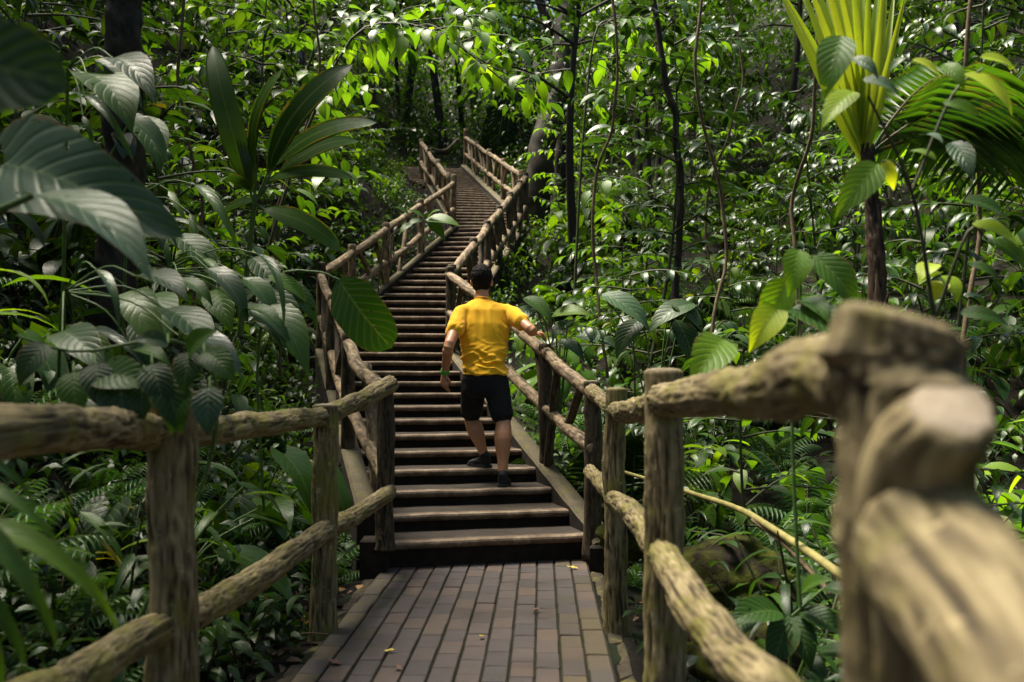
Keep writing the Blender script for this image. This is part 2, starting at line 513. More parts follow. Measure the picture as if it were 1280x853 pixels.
def ground(x, y):
    zb, xl, xr = lerpt(ZB, y), lerpt(XL, y), lerpt(XR, y)
    z = zb - 0.045 - 0.28 * sstep(6.6, 7.2, y)
    if x < xl:
        d = xl - x
        z += -0.10 * sstep(0.05, 0.5, d) + 0.95 * max(0, d - 0.4) - 0.40 * max(0, d - 4)
    elif x > xr:
        d = x - xr
        z += -0.34 * sstep(0.05, 0.9, d) + 0.06 * max(0, d - 1.2) + 0.30 * max(0, d - 4.0)
    if x < xl - .3 or x > xr + .3:
        z += 0.16 * noise.noise(Vector((x * .9, y * .9, 0))) + 0.05 * noise.noise(Vector((x * 3, y * 3, 4)))
    return z


xs = np.concatenate([np.linspace(-60, -8, 27)[:-1], np.linspace(-8, 8, 107)[:-1], np.linspace(8, 60, 27)])
ys = np.concatenate([np.linspace(-30, 0, 12)[:-1], np.linspace(0, 20, 101)[:-1], np.linspace(20, 90, 48)])
GV = np.array([(x, y, ground(x, y)) for y in ys for x in xs], np.float32)
nx = len(xs)
i, j = np.meshgrid(np.arange(len(ys) - 1), np.arange(nx - 1), indexing='ij')
GF = np.stack([i * nx + j, i * nx + j + 1, (i + 1) * nx + j + 1, (i + 1) * nx + j], -1).reshape(-1, 4)
mb = MB(); mb.add(GV, GF)
tag(mb.build("ground", M['soil']), "dark forest floor of soil and leaf litter", None, None, "structure")

# ------------------------------------------------------------------ paved path
PW, PL = 0.1165, 0.228
X0 = -1.075
path = thing("path", "paved path of clay blocks leading up to the staircase", "path")
path["kind"] = "structure"
mb = MB(); box_mb(mb, ((X0 + X0 + 12 * PW) / 2, 2.9, -0.012), 12 * PW + .01, 8.9, 0.05)
mb.build("joint_bed", M['joint'], path)
pm = {}
for key in ('paver', 'paver_moss'):
    for q in range(3):
        mb = MB(); box_mb(mb, (0, 0, 0), PW - 0.012, PL - 0.007, 0.05, 0, 0.0015, 0.005)
        pm[key, q] = mb.mesh("paver", M[key], False)
rest = MB()
for cx in range(12):
    off = (cx % 2) * PL * 0.5 + rng.uniform(-.02, .02)
    k = 0
    y = -1.2 + off
    while y < 7.35:
        x = X0 + (cx + 0.5) * PW
        yend = 6.9 + (x + 1.05) * .27
        if y - PL / 2 < yend:
            z = rng.uniform(-0.004, 0.003)
            if y > 3.75:
                mossy = (cx in (0, 11) and rng.random() < .8) or (cx in (1, 10) and rng.random() < .35)
                o = bpy.data.objects.new("paver", pm['paver_moss' if mossy else 'paver', rng.randrange(3)])
                link(o, path)
                o.location = (x + rng.uniform(-.0015, .0015), y, z)
                o.rotation_euler = (rng.uniform(-.006, .006), rng.uniform(-.008, .008), rng.uniform(-.006, .006) + math.pi * rng.randrange(2))
            else:
                box_mb(rest, (x, y, z), PW - 0.012, PL - 0.007, 0.05, 0, 0.0015, 0.005)
        y += PL
tag(rest.build("paver", M['paver'], path, False), kind="stuff")
# mossy edge strips beside the blocks
mb = MB()
for xe in (X0 - 0.055, X0 + 12 * PW + 0.06):
    yy = np.arange(-1.2, 6.95, 0.08)
    wd = 0.05
    V = []
    for q, y in enumerate(yy):
        jz = [noise.noise(Vector((xe * 9, y * 6, k * 2.2))) for k in range(4)]
        V += [(xe - wd + .012 * jz[0], y, -0.07), (xe - wd + .02 + .012 * jz[0], y, -0.040 + .035 * jz[1]), (xe + wd - .02, y, -0.040 + .035 * jz[2]), (xe + wd + .006 * jz[3], y, -0.07)]
    F = [(q * 4 + k, q * 4 + k + 1, q * 4 + k + 5, q * 4 + k + 4) for q in range(len(yy) - 1) for k in range(3)]
    mb.add(V, F, np.array(V, np.float32), 0.5)
mb.build("edge_strip", M['edge'], path)

# ------------------------------------------------------------------ staircase: four flights
TH = R(16.3)
hd = Vector((-math.sin(TH), math.cos(TH)))
N1 = 13
L1 = [Vector((-1.05, 6.77)) + hd * (0.452 * k) for k in range(N1)]
R1 = [Vector((0.335, 7.15)) + hd * (0.452 * k) for k in range(N1)]
Z1 = [0.178 + 0.118 * k for k in range(N1)]
EL, ER, EZ = list(L1), list(R1), list(Z1)


def flight(Ls, Le, Rs, Re, n, rise):
    for k in range(n):
        f_ = k / (n - 1)
        EL.append(Vector(Ls).lerp(Vector(Le), f_)); ER.append(Vector(Rs).lerp(Vector(Re), f_)); EZ.append(EZ[-1] + rise)


flight((-2.62, 12.25), (-1.52, 18.35), (-1.22, 12.55), (-0.38, 18.15), 19, 0.1285)
flight((-1.60, 18.75), (-3.45, 27.6), (-0.42, 18.75), (-2.28, 28.3), 27, 0.1185)
ELR = [v.copy() for v in EL]                      # where the left railing stands; the top steps spread out past it
for k in range(46, len(EL)):
    EL[k].x -= min(.45, .10 * (k - 45)); EL[k].y += .03 * (k - 45)
NS = len(EZ)
stair = thing("staircase", "long zigzag staircase of dark steps with worn edges in painted highlight climbing into the forest", "staircase", (0, 0, 0))
PROF = [(-0.012, -0.052), (-0.030, -0.034), (-0.034, -0.018), (-0.028, -0.005), (-0.014, 0.0), (0.03, 0.001), (0.10, 0.0), (0.2, 0.0), (1.0, 0.0)]
for k in range(NS):
    l, r_, z = EL[k], ER[k], EZ[k]
    if k + 1 < NS: l2, r2 = EL[k + 1], ER[k + 1]
    else: l2, r2 = l + (l - EL[k - 1]), r_ + (r_ - ER[k - 1])
    if k == 12: pass
    nw = 14 if k < 13 else 5
    rowsp = [(0.012, -0.42 if k else -.3), (0.012, -0.05)] + PROF + [(1.0, -0.42)]
    V, U = [], []
    for q in range(nw + 1):
        f_ = q / nw
        a = l.lerp(r_, f_); b = l2.lerp(r2, f_)
        d = (b - a); dl = d.length; d /= dl
        wv = 0.006 * noise.noise(Vector((f_ * 6, k * 3.3, 0)))
        wz = 0.005 * noise.noise(Vector((f_ * 5, k * 2.1, 7)))
        for (u, w) in rowsp:
            uu = u * (dl + 0.02) if u == 1.0 else u + wv
            p = a + d * uu
            V.append((p.x, p.y, z + w + (wz if w > -.1 else 0))); U.append((max(0, uu), f_, w))
    m = len(rowsp)
    F, mi = [], []
    for q in range(nw):
        for c in range(m - 1):
            F.append((q * m + c, (q + 1) * m + c, (q + 1) * m + c + 1, q * m + c + 1))
            mi.append(1 if c in (0, 1) else 0)
    # end faces
    for q, s_ in ((0, 1), (nw, -1)):
        o_ = q * m
        for quad in ((0, 1, 2, 3), (3, 4, 5, 6), (0, 3, 6, 7), (0, 7, 8, 9), (0, 9, 10, 11)):
            qd = tuple(o_ + x for x in quad)
            F.append(qd if s_ > 0 else qd[::-1]); mi.append(1)
    mb = MB(); mb.add(V, F, U); mb.MI[-1] = np.array(mi, np.int32)
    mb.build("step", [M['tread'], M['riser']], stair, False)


def curb(pts, w, up, down, name="curb"):
    """sloping kerb slab that follows one side of a flight"""
    P = smooth_path(pts, max(6, int(len(pts) * 3)))
    mb = MB(); V = []
    n = len(P)
    for q in range(n):
        tg = P[min(n - 1, q + 1)] - P[max(0, q - 1)]
        sd_ = np.array([tg[1], -tg[0], 0]); sd_ /= np.linalg.norm(sd_)
        jz = [0.010 * noise.noise(Vector((q * .9, k * 2.1, pts[0][0] * 5))) for k in range(4)]
        for (s_, z_) in ((-w / 2, -down), (-w / 2, up - .02 + jz[0]), (-w / 2 + .02, up + jz[1]), (w / 2 - .02, up + jz[2]), (w / 2, up - .02 + jz[3]), (w / 2, -down)):
            V.append(P[q] + sd_ * s_ + np.array([0, 0, z_]))
    F = [(q * 6 + k, q * 6 + (k + 1) % 6, (q + 1) * 6 + (k + 1) % 6, (q + 1) * 6 + k) for q in range(n - 1) for k in range(6)]
    e = (n - 1) * 6
    F += [(0, 1, 4, 5)[::-1], (1, 2, 3, 4)[::-1], (e, e + 1, e + 4, e + 5), (e + 1, e + 2, e + 3, e + 4)]
    V = np.array(V, np.float32)
    mb.add(V, F, V, 0.6)
    mi = [1 if k in (0, 4, 5) else 0 for q in range(n - 1) for k in range(6)] + [1, 0, 1, 0]
    mb.MI[-1] = np.array(mi, np.int32)
    return mb.build(name, [M['curb'], M['riser']], stair, False)


def edge_pts(E, a, b, out, dz=0.0):
    r = []
    for k in range(a, b + 1):
        e = E[k]
        r.append((e.x + out[0], e.y + out[1], EZ[k] + dz))
    return r


curb([(0.44, 6.98, 0.10)] + edge_pts(ER, 0, 12, (0.07, 0.02)), 0.16, 0.05, 0.5)
curb(edge_pts(EL, 1, 12, (-0.07, -0.02)), 0.16, 0.05, 0.5)
curb(edge_pts(EL, 13, 31, (-0.07, 0.0)), 0.12, 0.07, 0.5)
curb(edge_pts(ER, 13, 31, (0.07, 0.0)), 0.12, 0.07, 0.5)
curb(edge_pts(ER, 32, 58, (0.07, 0.0)), 0.16, 0.12, 0.5)
curb(edge_pts(EL, 32, 45, (-0.07, 0.0)), 0.16, 0.12, 0.5)
mb = MB(); box_mb(mb, (-1.115, 6.72, 0.215), 0.19, 0.20, 0.4, 0, 0.01, 0.015)
mb.build("newel_plinth", M['riser'], stair, False)
mb = MB(); box_mb(mb, (0.43, 7.02, 0.13), 0.17, 0.20, 0.4, 0, 0.01, 0.015)
mb.build("newel_plinth", M['riser'], stair, False)


# ------------------------------------------------------------------ log fences and railings
def V3(p): return Vector(p)


def railing(label, posts, top, low, mat, r=0.056, group="log fences and railings", braces=True, postmat=None, seg=16, step=0.045, rr=0.05, nbr=2, amp=.1):
    """posts: (x, y, z0, z1); top / low: rail height points, one per post, as z."""
    t_ = thing("log_railing", label, "railing", (posts[0][0], posts[0][1], posts[0][2]), group)
    for (x, y, z0, z1) in posts:
        lx, ly = rng.uniform(-.012, .012), rng.uniform(-.012, .012)
        log("post", [(x, y, z0 - .12), (x + lx, y + ly, (z0 + z1) / 2), (x, y, z1)], r * 1.08, r * .98, postmat or mat, t_, seg=seg, step=step, flare=.25, amp=amp)
    for k in range(len(posts) - 1):
        a, b = posts[k], posts[k + 1]
        for zz, nm in ((top, "handrail"), (low, "lower_rail")):
            if zz is None: continue
            pa, pb = Vector((a[0], a[1], zz[k])), Vector((b[0], b[1], zz[k + 1]))
            d = (pb - pa).normalized()
            mid = (pa + pb) / 2 + Vector((rng.uniform(-.015, .015), rng.uniform(-.015, .015), rng.uniform(-.03, .01)))
            log(nm, [pa - d * .05, mid, pb + d * .05], rr * rng.uniform(.95, 1.1), rr * rng.uniform(.9, 1.05), mat, t_, seg=seg, step=step, amp=amp)
        if braces:
            pa, pb = Vector((a[0], a[1], 0)), Vector((b[0], b[1], 0))
            for q in range(nbr):
                f0 = (q + .35) / nbr; f1 = f0 + rng.choice((-.34, .34)) / nbr * 2.0
                def zt(f_, tab): return tab[k] + (tab[k + 1] - tab[k]) * f_
                p0 = pa.lerp(pb, f0); p1 = pa.lerp(pb, max(.05, min(.95, f1)))
                p0.z = zt(f0, top); p1.z = (a[2] + (b[2] - a[2]) * f1) if q % 2 else zt(f1, low)
                log("brace", [p1, p0], rr * .72, rr * .66, postmat or mat, t_, seg=max(8, seg - 4), step=step * 1.3, wob=.03)
    return t_


# left fence beside the path
fl = thing("log_fence", "tan bark textured log fence along the left edge of the paved path", "fence", (-1.1, 5.15, 0), "log fences and railings")
FK = dict(seg=52, step=0.011, amp=0.17)
PA, PB_, PC = at(210, 700, 2.9), at(405, 650, 5.15), at(480, 600, 6.68)
for p, z0, z1, rr_ in ((PA, -.10, 1.255, .066), (PB_, -.06, 1.15, .060), (PC, .2, 1.275, .055)):
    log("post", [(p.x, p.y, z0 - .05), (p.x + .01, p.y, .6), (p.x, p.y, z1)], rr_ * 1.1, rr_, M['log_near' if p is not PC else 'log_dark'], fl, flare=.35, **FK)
log("post", [(-1.12, .55, -.2), (-1.12, .55, 1.27)], .07, .065, M['log_near'], fl, flare=.3, seg=20, step=.03)
tp = [Vector((-1.12, .55, 1.17)), at(0, 541, 2.02), at(120, 538, 2.5), at(208, 538, 2.9)]
log("handrail", tp, .056, .050, M['log_near'], fl, **FK)
log("handrail", [at(212, 540, 2.9), at(310, 532, 3.75), at(400, 522, 5.1)], .046, .050, M['log_near'], fl, **FK)
log("handrail", [at(402, 520, 5.15), at(450, 500, 5.9), at(487, 481, 6.66)], .052, .058, M['log_near'], fl, **FK)
log("lower_rail", [Vector((-1.10, .55, .62)), at(-20, 910, 1.95), at(90, 850, 2.3), at(212, 780, 2.9)], .050, .048, M['log_near'], fl, **FK)
log("lower_rail", [at(205, 790, 2.9), at(300, 735, 3.7), at(408, 664, 5.12)], .048, .056, M['log_near'], fl, **FK)
log("lower_rail", [at(408, 664, 5.15), at(450, 640, 5.85), at(486, 617, 6.66)], .050, .052, M['log_near'], fl, **FK)

# right fence beside the path
fr = thing("log_fence", "mossy log fence right of the path, ending in a thick blurred post", "fence", (.40, 5.2, 0), "log fences and railings")
Q2, Q3, Q4, Q5 = at(1122, 500, 1.02), at(829, 650, 3.2), at(771, 640, 5.3), at(740, 600, 7.08)
log("post", [(Q2.x + .035, Q2.y, -.1), (Q2.x + .02, Q2.y, .7), (Q2.x + .005, Q2.y, 1.2), (Q2.x, Q2.y, at(1122, 412, 1.02).z)], .078, .060, M['log_near'], fr, seg=56, step=.008, amp=.2, tilt=.38, knobs=((1.22, 1.6, .016, .05), (1.36, .2, .012, .04), (1.05, 2.5, .014, .06), (1.18, 4.6, .018, .05)))
log("stub", [(Q2.x + .01, Q2.y - .02, 1.16), at(1165, 570, .955), at(1194, 512, .925)], .056, .043, M['log_near'], fr, seg=36, step=.008, amp=.2, tilt=-.25, knobs=((.10, 2.0, .012, .03), (.13, 4.4, .010, .03)))
log("handrail", [at(1150, 680, .96), at(1205, 755, .86), at(1300, 880, .74), at(1500, 1200, .56)], .064, .060, M['log_near'], fr, seg=48, step=.008, amp=.12, knobs=((.02, 1, .012, .03), (.16, 4.2, .012, .04), (.30, 3.2, .012, .04)))
log("post", [(Q3.x, Q3.y, -.35), (Q3.x, Q3.y, .6), (Q3.x, Q3.y, at(829, 464, 3.2).z)], .070, .059, M['log_near'], fr, **FK)
log("post", [(Q4.x, Q4.y, -.10), (Q4.x - .01, Q4.y, .6), (Q4.x, Q4.y, at(771, 487, 5.3).z)], .062, .055, M['log_near'], fr, flare=.35, **FK)
log("handrail", [at(1110, 474, 1.03), at(1040, 473, 1.25), at(920, 492, 2.0), at(828, 500, 3.2)], .050, .050, M['log_near'], fr, **FK)
log("handrail", [at(836, 502, 3.15), at(800, 513, 4.0), at(770, 514, 5.3)], .054, .050, M['log_near'], fr, **FK)
log("handrail", [at(772, 514, 5.3), at(752, 500, 6.2), at(738, 488, 7.05)], .050, .048, M['log_near'], fr, **FK)
log("lower_rail", [at(1500, 1900, .9), at(1040, 960, 1.55), at(900, 800, 2.15), at(828, 690, 3.2)], .046, .050, M['log_near'], fr, **FK)
log("lower_rail", [at(832, 695, 3.15), at(800, 650, 4.1), at(768, 625, 5.3)], .052, .050, M['log_near'], fr, **FK)
log("lower_rail", [at(770, 628, 5.3), at(750, 602, 6.2), at(738, 590, 7.0)], .050, .046, M['log_near'], fr, **FK)
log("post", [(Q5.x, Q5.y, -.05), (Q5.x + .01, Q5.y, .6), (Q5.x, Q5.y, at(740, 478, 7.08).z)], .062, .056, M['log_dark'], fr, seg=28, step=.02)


def epos(E, k, out, zt, z0=0.0):
    e = E[k]
    return (e.x + out[0], e.y + out[1], EZ[k] + z0, EZ[k] + zt)


# lower flight
ps = [epos(EL, k, (-.09, -.02), zt) for k, zt in ((0, 1.12), (4, 1.02), (8, 1.02), (12, 1.08))]
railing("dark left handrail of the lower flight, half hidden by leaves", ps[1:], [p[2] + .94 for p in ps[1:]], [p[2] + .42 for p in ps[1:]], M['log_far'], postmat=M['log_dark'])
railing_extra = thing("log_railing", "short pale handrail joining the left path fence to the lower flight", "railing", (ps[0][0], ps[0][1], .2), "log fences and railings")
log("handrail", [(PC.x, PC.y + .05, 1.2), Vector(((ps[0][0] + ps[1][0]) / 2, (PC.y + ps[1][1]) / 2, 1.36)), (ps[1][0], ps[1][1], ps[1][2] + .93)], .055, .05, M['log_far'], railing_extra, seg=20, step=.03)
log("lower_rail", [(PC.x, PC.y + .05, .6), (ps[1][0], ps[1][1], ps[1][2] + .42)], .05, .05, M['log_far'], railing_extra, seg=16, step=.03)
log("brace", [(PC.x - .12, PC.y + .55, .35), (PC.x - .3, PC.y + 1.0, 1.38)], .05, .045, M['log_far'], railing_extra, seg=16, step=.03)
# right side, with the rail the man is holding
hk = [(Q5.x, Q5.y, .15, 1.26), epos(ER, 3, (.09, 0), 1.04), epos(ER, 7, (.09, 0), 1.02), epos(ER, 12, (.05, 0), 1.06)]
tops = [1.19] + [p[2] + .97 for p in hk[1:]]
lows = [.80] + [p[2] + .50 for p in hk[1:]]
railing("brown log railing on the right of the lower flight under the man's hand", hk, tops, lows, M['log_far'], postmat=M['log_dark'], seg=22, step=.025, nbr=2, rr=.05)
# middle flight
ps = [epos(EL, k, (-.10, 0), .95) for k in (13, 16, 20, 25, 31)]
ps[-1] = (ps[-1][0], ps[-1][1], ps[-1][2], ps[-1][2] + 1.0)
railing("pale log railing on the left of the middle flight", ps, [p[2] + .85 for p in ps], [p[2] + .36 for p in ps], M['log_far'], rr=.052)
ps = [epos(ER, k, (.10, 0), .98) for k in (13, 17, 20, 23, 26, 29, 31)]
railing("long pale log railing on the right of the middle flight", ps, [p[2] + .90 for p in ps], [p[2] + .36 for p in ps], M['log_far'], postmat=M['log_dark'], rr=.058, nbr=2)
# upper flight
ps = [epos(ER, k, (.12, 0), 1.0) for k in (33, 39, 45, 51, 58)]
ps[-1] = (ps[-1][0], ps[-1][1], ps[-1][2], ps[-1][2] + 1.15)
railing("distant brown log railing on the right of the upper flight", ps, [p[2] + .90 for p in ps], [p[2] + .42 for p in ps], M['log_far'], rr=.052, r=.056, nbr=3, seg=10, step=.1)
ps = [epos(ELR, k, (-.10, 0), .95) for k in (33, 39, 45, 51)]
railing("distant log railing on the left of the upper flight", ps, [p[2] + .85 for p in ps], [p[2] + .36 for p in ps], M['log_far'], rr=.054, r=.058, nbr=2, seg=10, step=.1)

cr = thing("crossing_pole", "thin dark sagging pole joining the two railings at the top of the stairs", "pole", tuple(at(574, 176, 27.8)))
log("pole", [at(573, 174, 27.9), at(556, 188, 26.8), at(538, 186, 25.2)], .035, .03, M['log_dark'], cr, seg=8, step=.15)

# ------------------------------------------------------------------ the man
t = NT("shirt_yellow")
g = t.geo()
wv = t.n("ShaderNodeTexWave"); wv.inputs["Scale"].default_value = 300; wv.inputs["Distortion"].default_value = 1
t.l(g, wv.inputs["Vector"])
col = t.mix(t.math('MULTIPLY', t.noise(g, 160, 3, .7), 0.3), (0.90, 0.47, 0.012), (0.76, 0.375, 0.008))
t.bump(t.noise(g, 260, 3, .7), .25, .002)
M['shirt'] = t.set(base=col, rough=.85, spec=.2, sheen=.15)
t = NT("skin_tan")
g = t.geo()
col = t.mix(t.noise(g, 30, 4, .6), (0.42, 0.18, 0.085), (0.60, 0.285, 0.145))
col = t.mix(t.math('MULTIPLY', t.math('GREATER_THAN', t.noise(g, 220, 2, .6), .6), .35), col, (0.14, 0.06, 0.035))
M['skin'] = t.set(base=col, rough=.48, spec=.45)
t.p.inputs["Subsurface Weight"].default_value = .08
t.p.inputs["Subsurface Radius"].default_value = (.02, .008, .004)
M['shorts'] = simple_mat("shorts_black", (0.006, 0.006, 0.008), (0.014, 0.014, 0.017), 90, .85, .3, .002)
M['shoe'] = simple_mat("shoe_black", (0.006, 0.006, 0.008), (0.02, 0.02, 0.024), 60, .6, .3, .002)
M['sole'] = simple_mat("shoe_sole", (0.012, 0.012, 0.014), (0.05, 0.05, 0.055), 60, .7, .2)
M['hair'] = simple_mat("hair_black", (0.004, 0.003, 0.0025), (0.013, 0.009, 0.007), 140, .75, .8, .004, spec=.15)
M['band'] = simple_mat("wristband_green", (0.03, 0.35, 0.03), (0.06, 0.5, 0.05), 30, .5, .1)


def loft(bm, secs, seg=18):
    """secs: (centre, (rx, ry), axis x dir, axis y dir); closed capped loft"""
    rings = []
    for c, (rx, ry), ax, ay in secs:
        rings.append([bm.verts.new(Vector(c) + Vector(ax) * (rx * math.cos(2 * math.pi * k / seg)) + Vector(ay) * (ry * math.sin(2 * math.pi * k / seg))) for k in range(seg)])
    for a, b in zip(rings, rings[1:]):
        for k in range(seg):
            bm.faces.new((a[k], a[(k + 1) % seg], b[(k + 1) % seg], b[k]))
    bm.faces.new(rings[0][::-1]); bm.faces.new(rings[-1])


def limb(bm, pts, rad, seg=14, n=14, flat=1.0):
    P = smooth_path([tuple(p) for p in pts], n)
    rs = np.interp(np.linspace(0, len(rad) - 1, n), np.arange(len(rad)), rad)
    _, T, A, B = frames(P)
    secs = [(P[0] - T[0] * rs[0] * .8, (rs[0] * .45, rs[0] * .45 * flat), A[0], B[0])]
    secs += [(P[k], (rs[k], rs[k] * flat), A[k], B[k]) for k in range(n)]
    secs += [(P[-1] + T[-1] * rs[-1] * .8, (rs[-1] * .45, rs[-1] * .45 * flat), A[-1], B[-1])]
    loft(bm, secs, seg)


def ball(bm, c, r, seg=16):
    mt = Matrix.Translation(c) @ Matrix.Diagonal((*r, 1))
    bmesh.ops.create_uvsphere(bm, u_segments=seg, v_segments=seg - 4, radius=1, matrix=mt)


def fuse(bm, name, mat, parent, voxel=.009, smooth=4, disp=None, soft=0):
    """voxel-fuse overlapping closed forms into ONE continuous surface"""
    me = bpy.data.meshes.new(name); bmesh.ops.recalc_face_normals(bm, faces=bm.faces); bm.to_mesh(me); bm.free()
    o = bpy.data.objects.new(name, me); COL.objects.link(o)
    md = o.modifiers.new("r", 'REMESH'); md.mode = 'VOXEL'; md.voxel_size = voxel; md.use_smooth_shade = True
    sm = o.modifiers.new("s", 'SMOOTH'); sm.iterations = smooth; sm.factor = .5
    dg = bpy.context.evaluated_depsgraph_get()
    ne = bpy.data.meshes.new_from_object(o.evaluated_get(dg))
    o.modifiers.clear(); o.data = ne
    ne.name = name
    ne.materials.clear(); ne.materials.append(mat)
    ne.polygons.foreach_set("use_smooth", np.ones(len(ne.polygons), bool))
    if disp:
        nv = len(ne.vertices)
        co = np.empty(nv * 3, np.float32); ne.vertices.foreach_get("co", co); co = co.reshape(-1, 3)
        no = np.empty(nv * 3, np.float32); ne.vertex_normals.foreach_get("vector", no); no = no.reshape(-1, 3)
        h = np.array([disp(Vector(map(float, c))) for c in co], np.float32)
        ed = np.empty(len(ne.edges) * 2, np.int32); ne.edges.foreach_get("vertices", ed); ed = ed.reshape(-1, 2)
        for _ in range(soft):                        # soften the folds
            acc = np.zeros(nv, np.float32); cnt = np.zeros(nv, np.float32)
            for a_, b_ in ((0, 1), (1, 0)):
                np.add.at(acc, ed[:, a_], h[ed[:, b_]]); np.add.at(cnt, ed[:, a_], 1)
            h = .4 * h + .6 * acc / np.maximum(cnt, 1)
        co += no * h[:, None]
        ne.vertices.foreach_set("co", co.ravel()); ne.update()
    o.parent = parent
    return o


FR, FL = Vector((-.305, 7.98, .414)), Vector((-.50, 8.42, .532))
man = thing("person", "man in a yellow t-shirt and black shorts walking up the stairs, hand on the railing", "person", (-.40, 8.15, .414))
W0 = Vector(man.location)


def L(px, py, Y): return at(px, py, Y) - W0


def rel(v): return Vector(v) - W0


hipc = L(606, 474, 8.22)
hipR, hipL = hipc + Vector((.088, 0, -.03)), hipc + Vector((-.088, .02, -.03))
kneeR, kneeL = L(629, 526, 8.16), L(589, 521, 8.50)
ankR, ankL = rel(FR + Vector((0, .02, .085))), rel(FL + Vector((.03, -.01, .085)))
shR, shL = L(637, 391, 8.38), L(576, 392, 8.32)
neck = L(603, 377, 8.40)
head = L(602, 352.5, 8.48)
HS = 1.13
elbL, wrL = L(561, 433, 8.02), L(556, 467, 8.20)
handR = L(671, 421, 8.36)
elbR = L(664, 413, 8.14)
X, Y_, Z = Vector((1, 0, 0)), Vector((0, 1, 0)), Vector((0, 0, 1))

bm = bmesh.new()
def torso(bm, k=0.0, top=True):
    mids = [hipc.lerp(neck, f) for f in (0, .2, .45, .7, .88)]
    secs = [(hipc + Vector((0, 0, -.10)), (.10 + k, .085 + k), X, Y_),
            (hipc, (.172 + k, .118 + k), X, Y_), (mids[1], (.160 + k, .112 + k), X, Y_), (mids[2], (.174 + k, .116 + k), X, Y_),
            (mids[3], (.196 + k, .118 + k), X, Y_), (mids[4], (.178 + k, .10 + k), X, Y_), (neck + Vector((0, 0, -.012)), (.10 + k, .075 + k), X, Y_)]
    return secs
loft(bm, torso(bm), 24)
limb(bm, [neck + Vector((0, -.01, -.06)), neck.lerp(head, .5), head], [.062, .056, .056], n=6)
ball(bm, head + Vector((0, .012, .018)), (.076 * HS, .096 * HS, .108 * HS), 20)
ball(bm, head + Vector((0, .055, -.055)), (.055, .058, .055), 14)      # jaw
ball(bm, head + Vector((0, .112, -.008)), (.016, .022, .026), 10)      # nose
ball(bm, head + Vector((0, .098, -.052)), (.028, .016, .012), 10)      # mouth
for s_ in (-1, 1):
    ball(bm, head + Vector((s_ * .030, .092, .022)), (.016, .014, .011), 10)
    ball(bm, head + Vector((s_ * .088, .004, -.008)), (.012, .021, .034), 12)   # ear
for sh, el, wr in ((shL, elbL, wrL), (shR, elbR, handR + Vector((-.045, -.05, .03)))):
    limb(bm, [sh, sh.lerp(el, .5), el, el.lerp(wr, .35), wr], [.062, .052, .045, .047, .040, .030], n=16)
for hp, kn, an in ((hipR, kneeR, ankR), (hipL, kneeL, ankL)):
    calf = kn.lerp(an, .32) + Vector((0, -.028, 0))
    limb(bm, [hp, hp.lerp(kn, .5) + Vector((0, .01, 0)), kn, calf, kn.lerp(an, .7) + Vector((0, -.008, 0)), an], [.098, .080, .060, .076, .046, .036], n=22)


def hand(bm, wr, d, n, side, curl):
    """palm + five fingers; d: pointing direction, n: back of hand normal"""
    d = d.normalized(); n = (n - d * n.dot(d)).normalized(); s = d.cross(n) * side
    limb(bm, [wr - d * .01, wr + d * .045, wr + d * .088], [.026, .037, .040], n=8, flat=.5)
    for q, (o_, ln) in enumerate(((-.029, .070), (-.010, .080), (.010, .074), (.028, .058))):
        p = wr + d * .085 + s * o_
        dd, pts = d.copy(), [p]
        for ph in range(3):
            dd = (dd - n * curl * (.9 + .12 * q)).normalized()
            p = p + dd * ln * (.45, .32, .25)[ph]
            pts.append(p)
        limb(bm, pts, [.0100, .0095, .0088, .0072], seg=8, n=9)
    p = wr + d * .03 - s * .032
    limb(bm, [p, p + d * .026 - s * .020 - n * .010, p + d * .052 - s * .022 - n * .024], [.013, .0105, .0085], seg=8, n=7)


hand(bm, wrL, (Vector((-.01, .05, -1))), Vector((-.75, -.65, 0)), 1, .34)
rd = Vector((.30, -.95, -.25)).normalized()
hand(bm, handR + Vector((-.045, -.05, .035)), Vector((.85, .25, -.15)), Vector((.1, -.1, 1)), -1, .62)
fuse(bm, "body", M['skin'], man, .0062, 7)

# t-shirt
bm = bmesh.new()
secs = torso(bm, .022)[1:]
hem = hipc + Vector((0, 0, .035))
secs[0] = (hem, (.190, .146), X, Y_)
secs[-1] = (neck + Vector((0, 0, .012)), (.068, .066), X, Y_)
secs.insert(-1, (hipc.lerp(neck, .95), (.158, .096), X, Y_))
loft(bm, secs, 28)
for sh, el in ((shL, elbL), (shR, elbR)):
    limb(bm, [sh.lerp(neck, .45) + Vector((0, 0, -.045)), sh + Vector((0, 0, -.012)), sh.lerp(el, .32), sh.lerp(el, .56)], [.080, .074, .068, .069], n=10)
for sh in (shL, shR):
    limb(bm, [neck + Vector((0, .005, -.035)), neck.lerp(sh, .55) + Vector((0, 0, -.045)), sh + Vector((0, 0, -.025))], [.052, .058, .062], n=8)


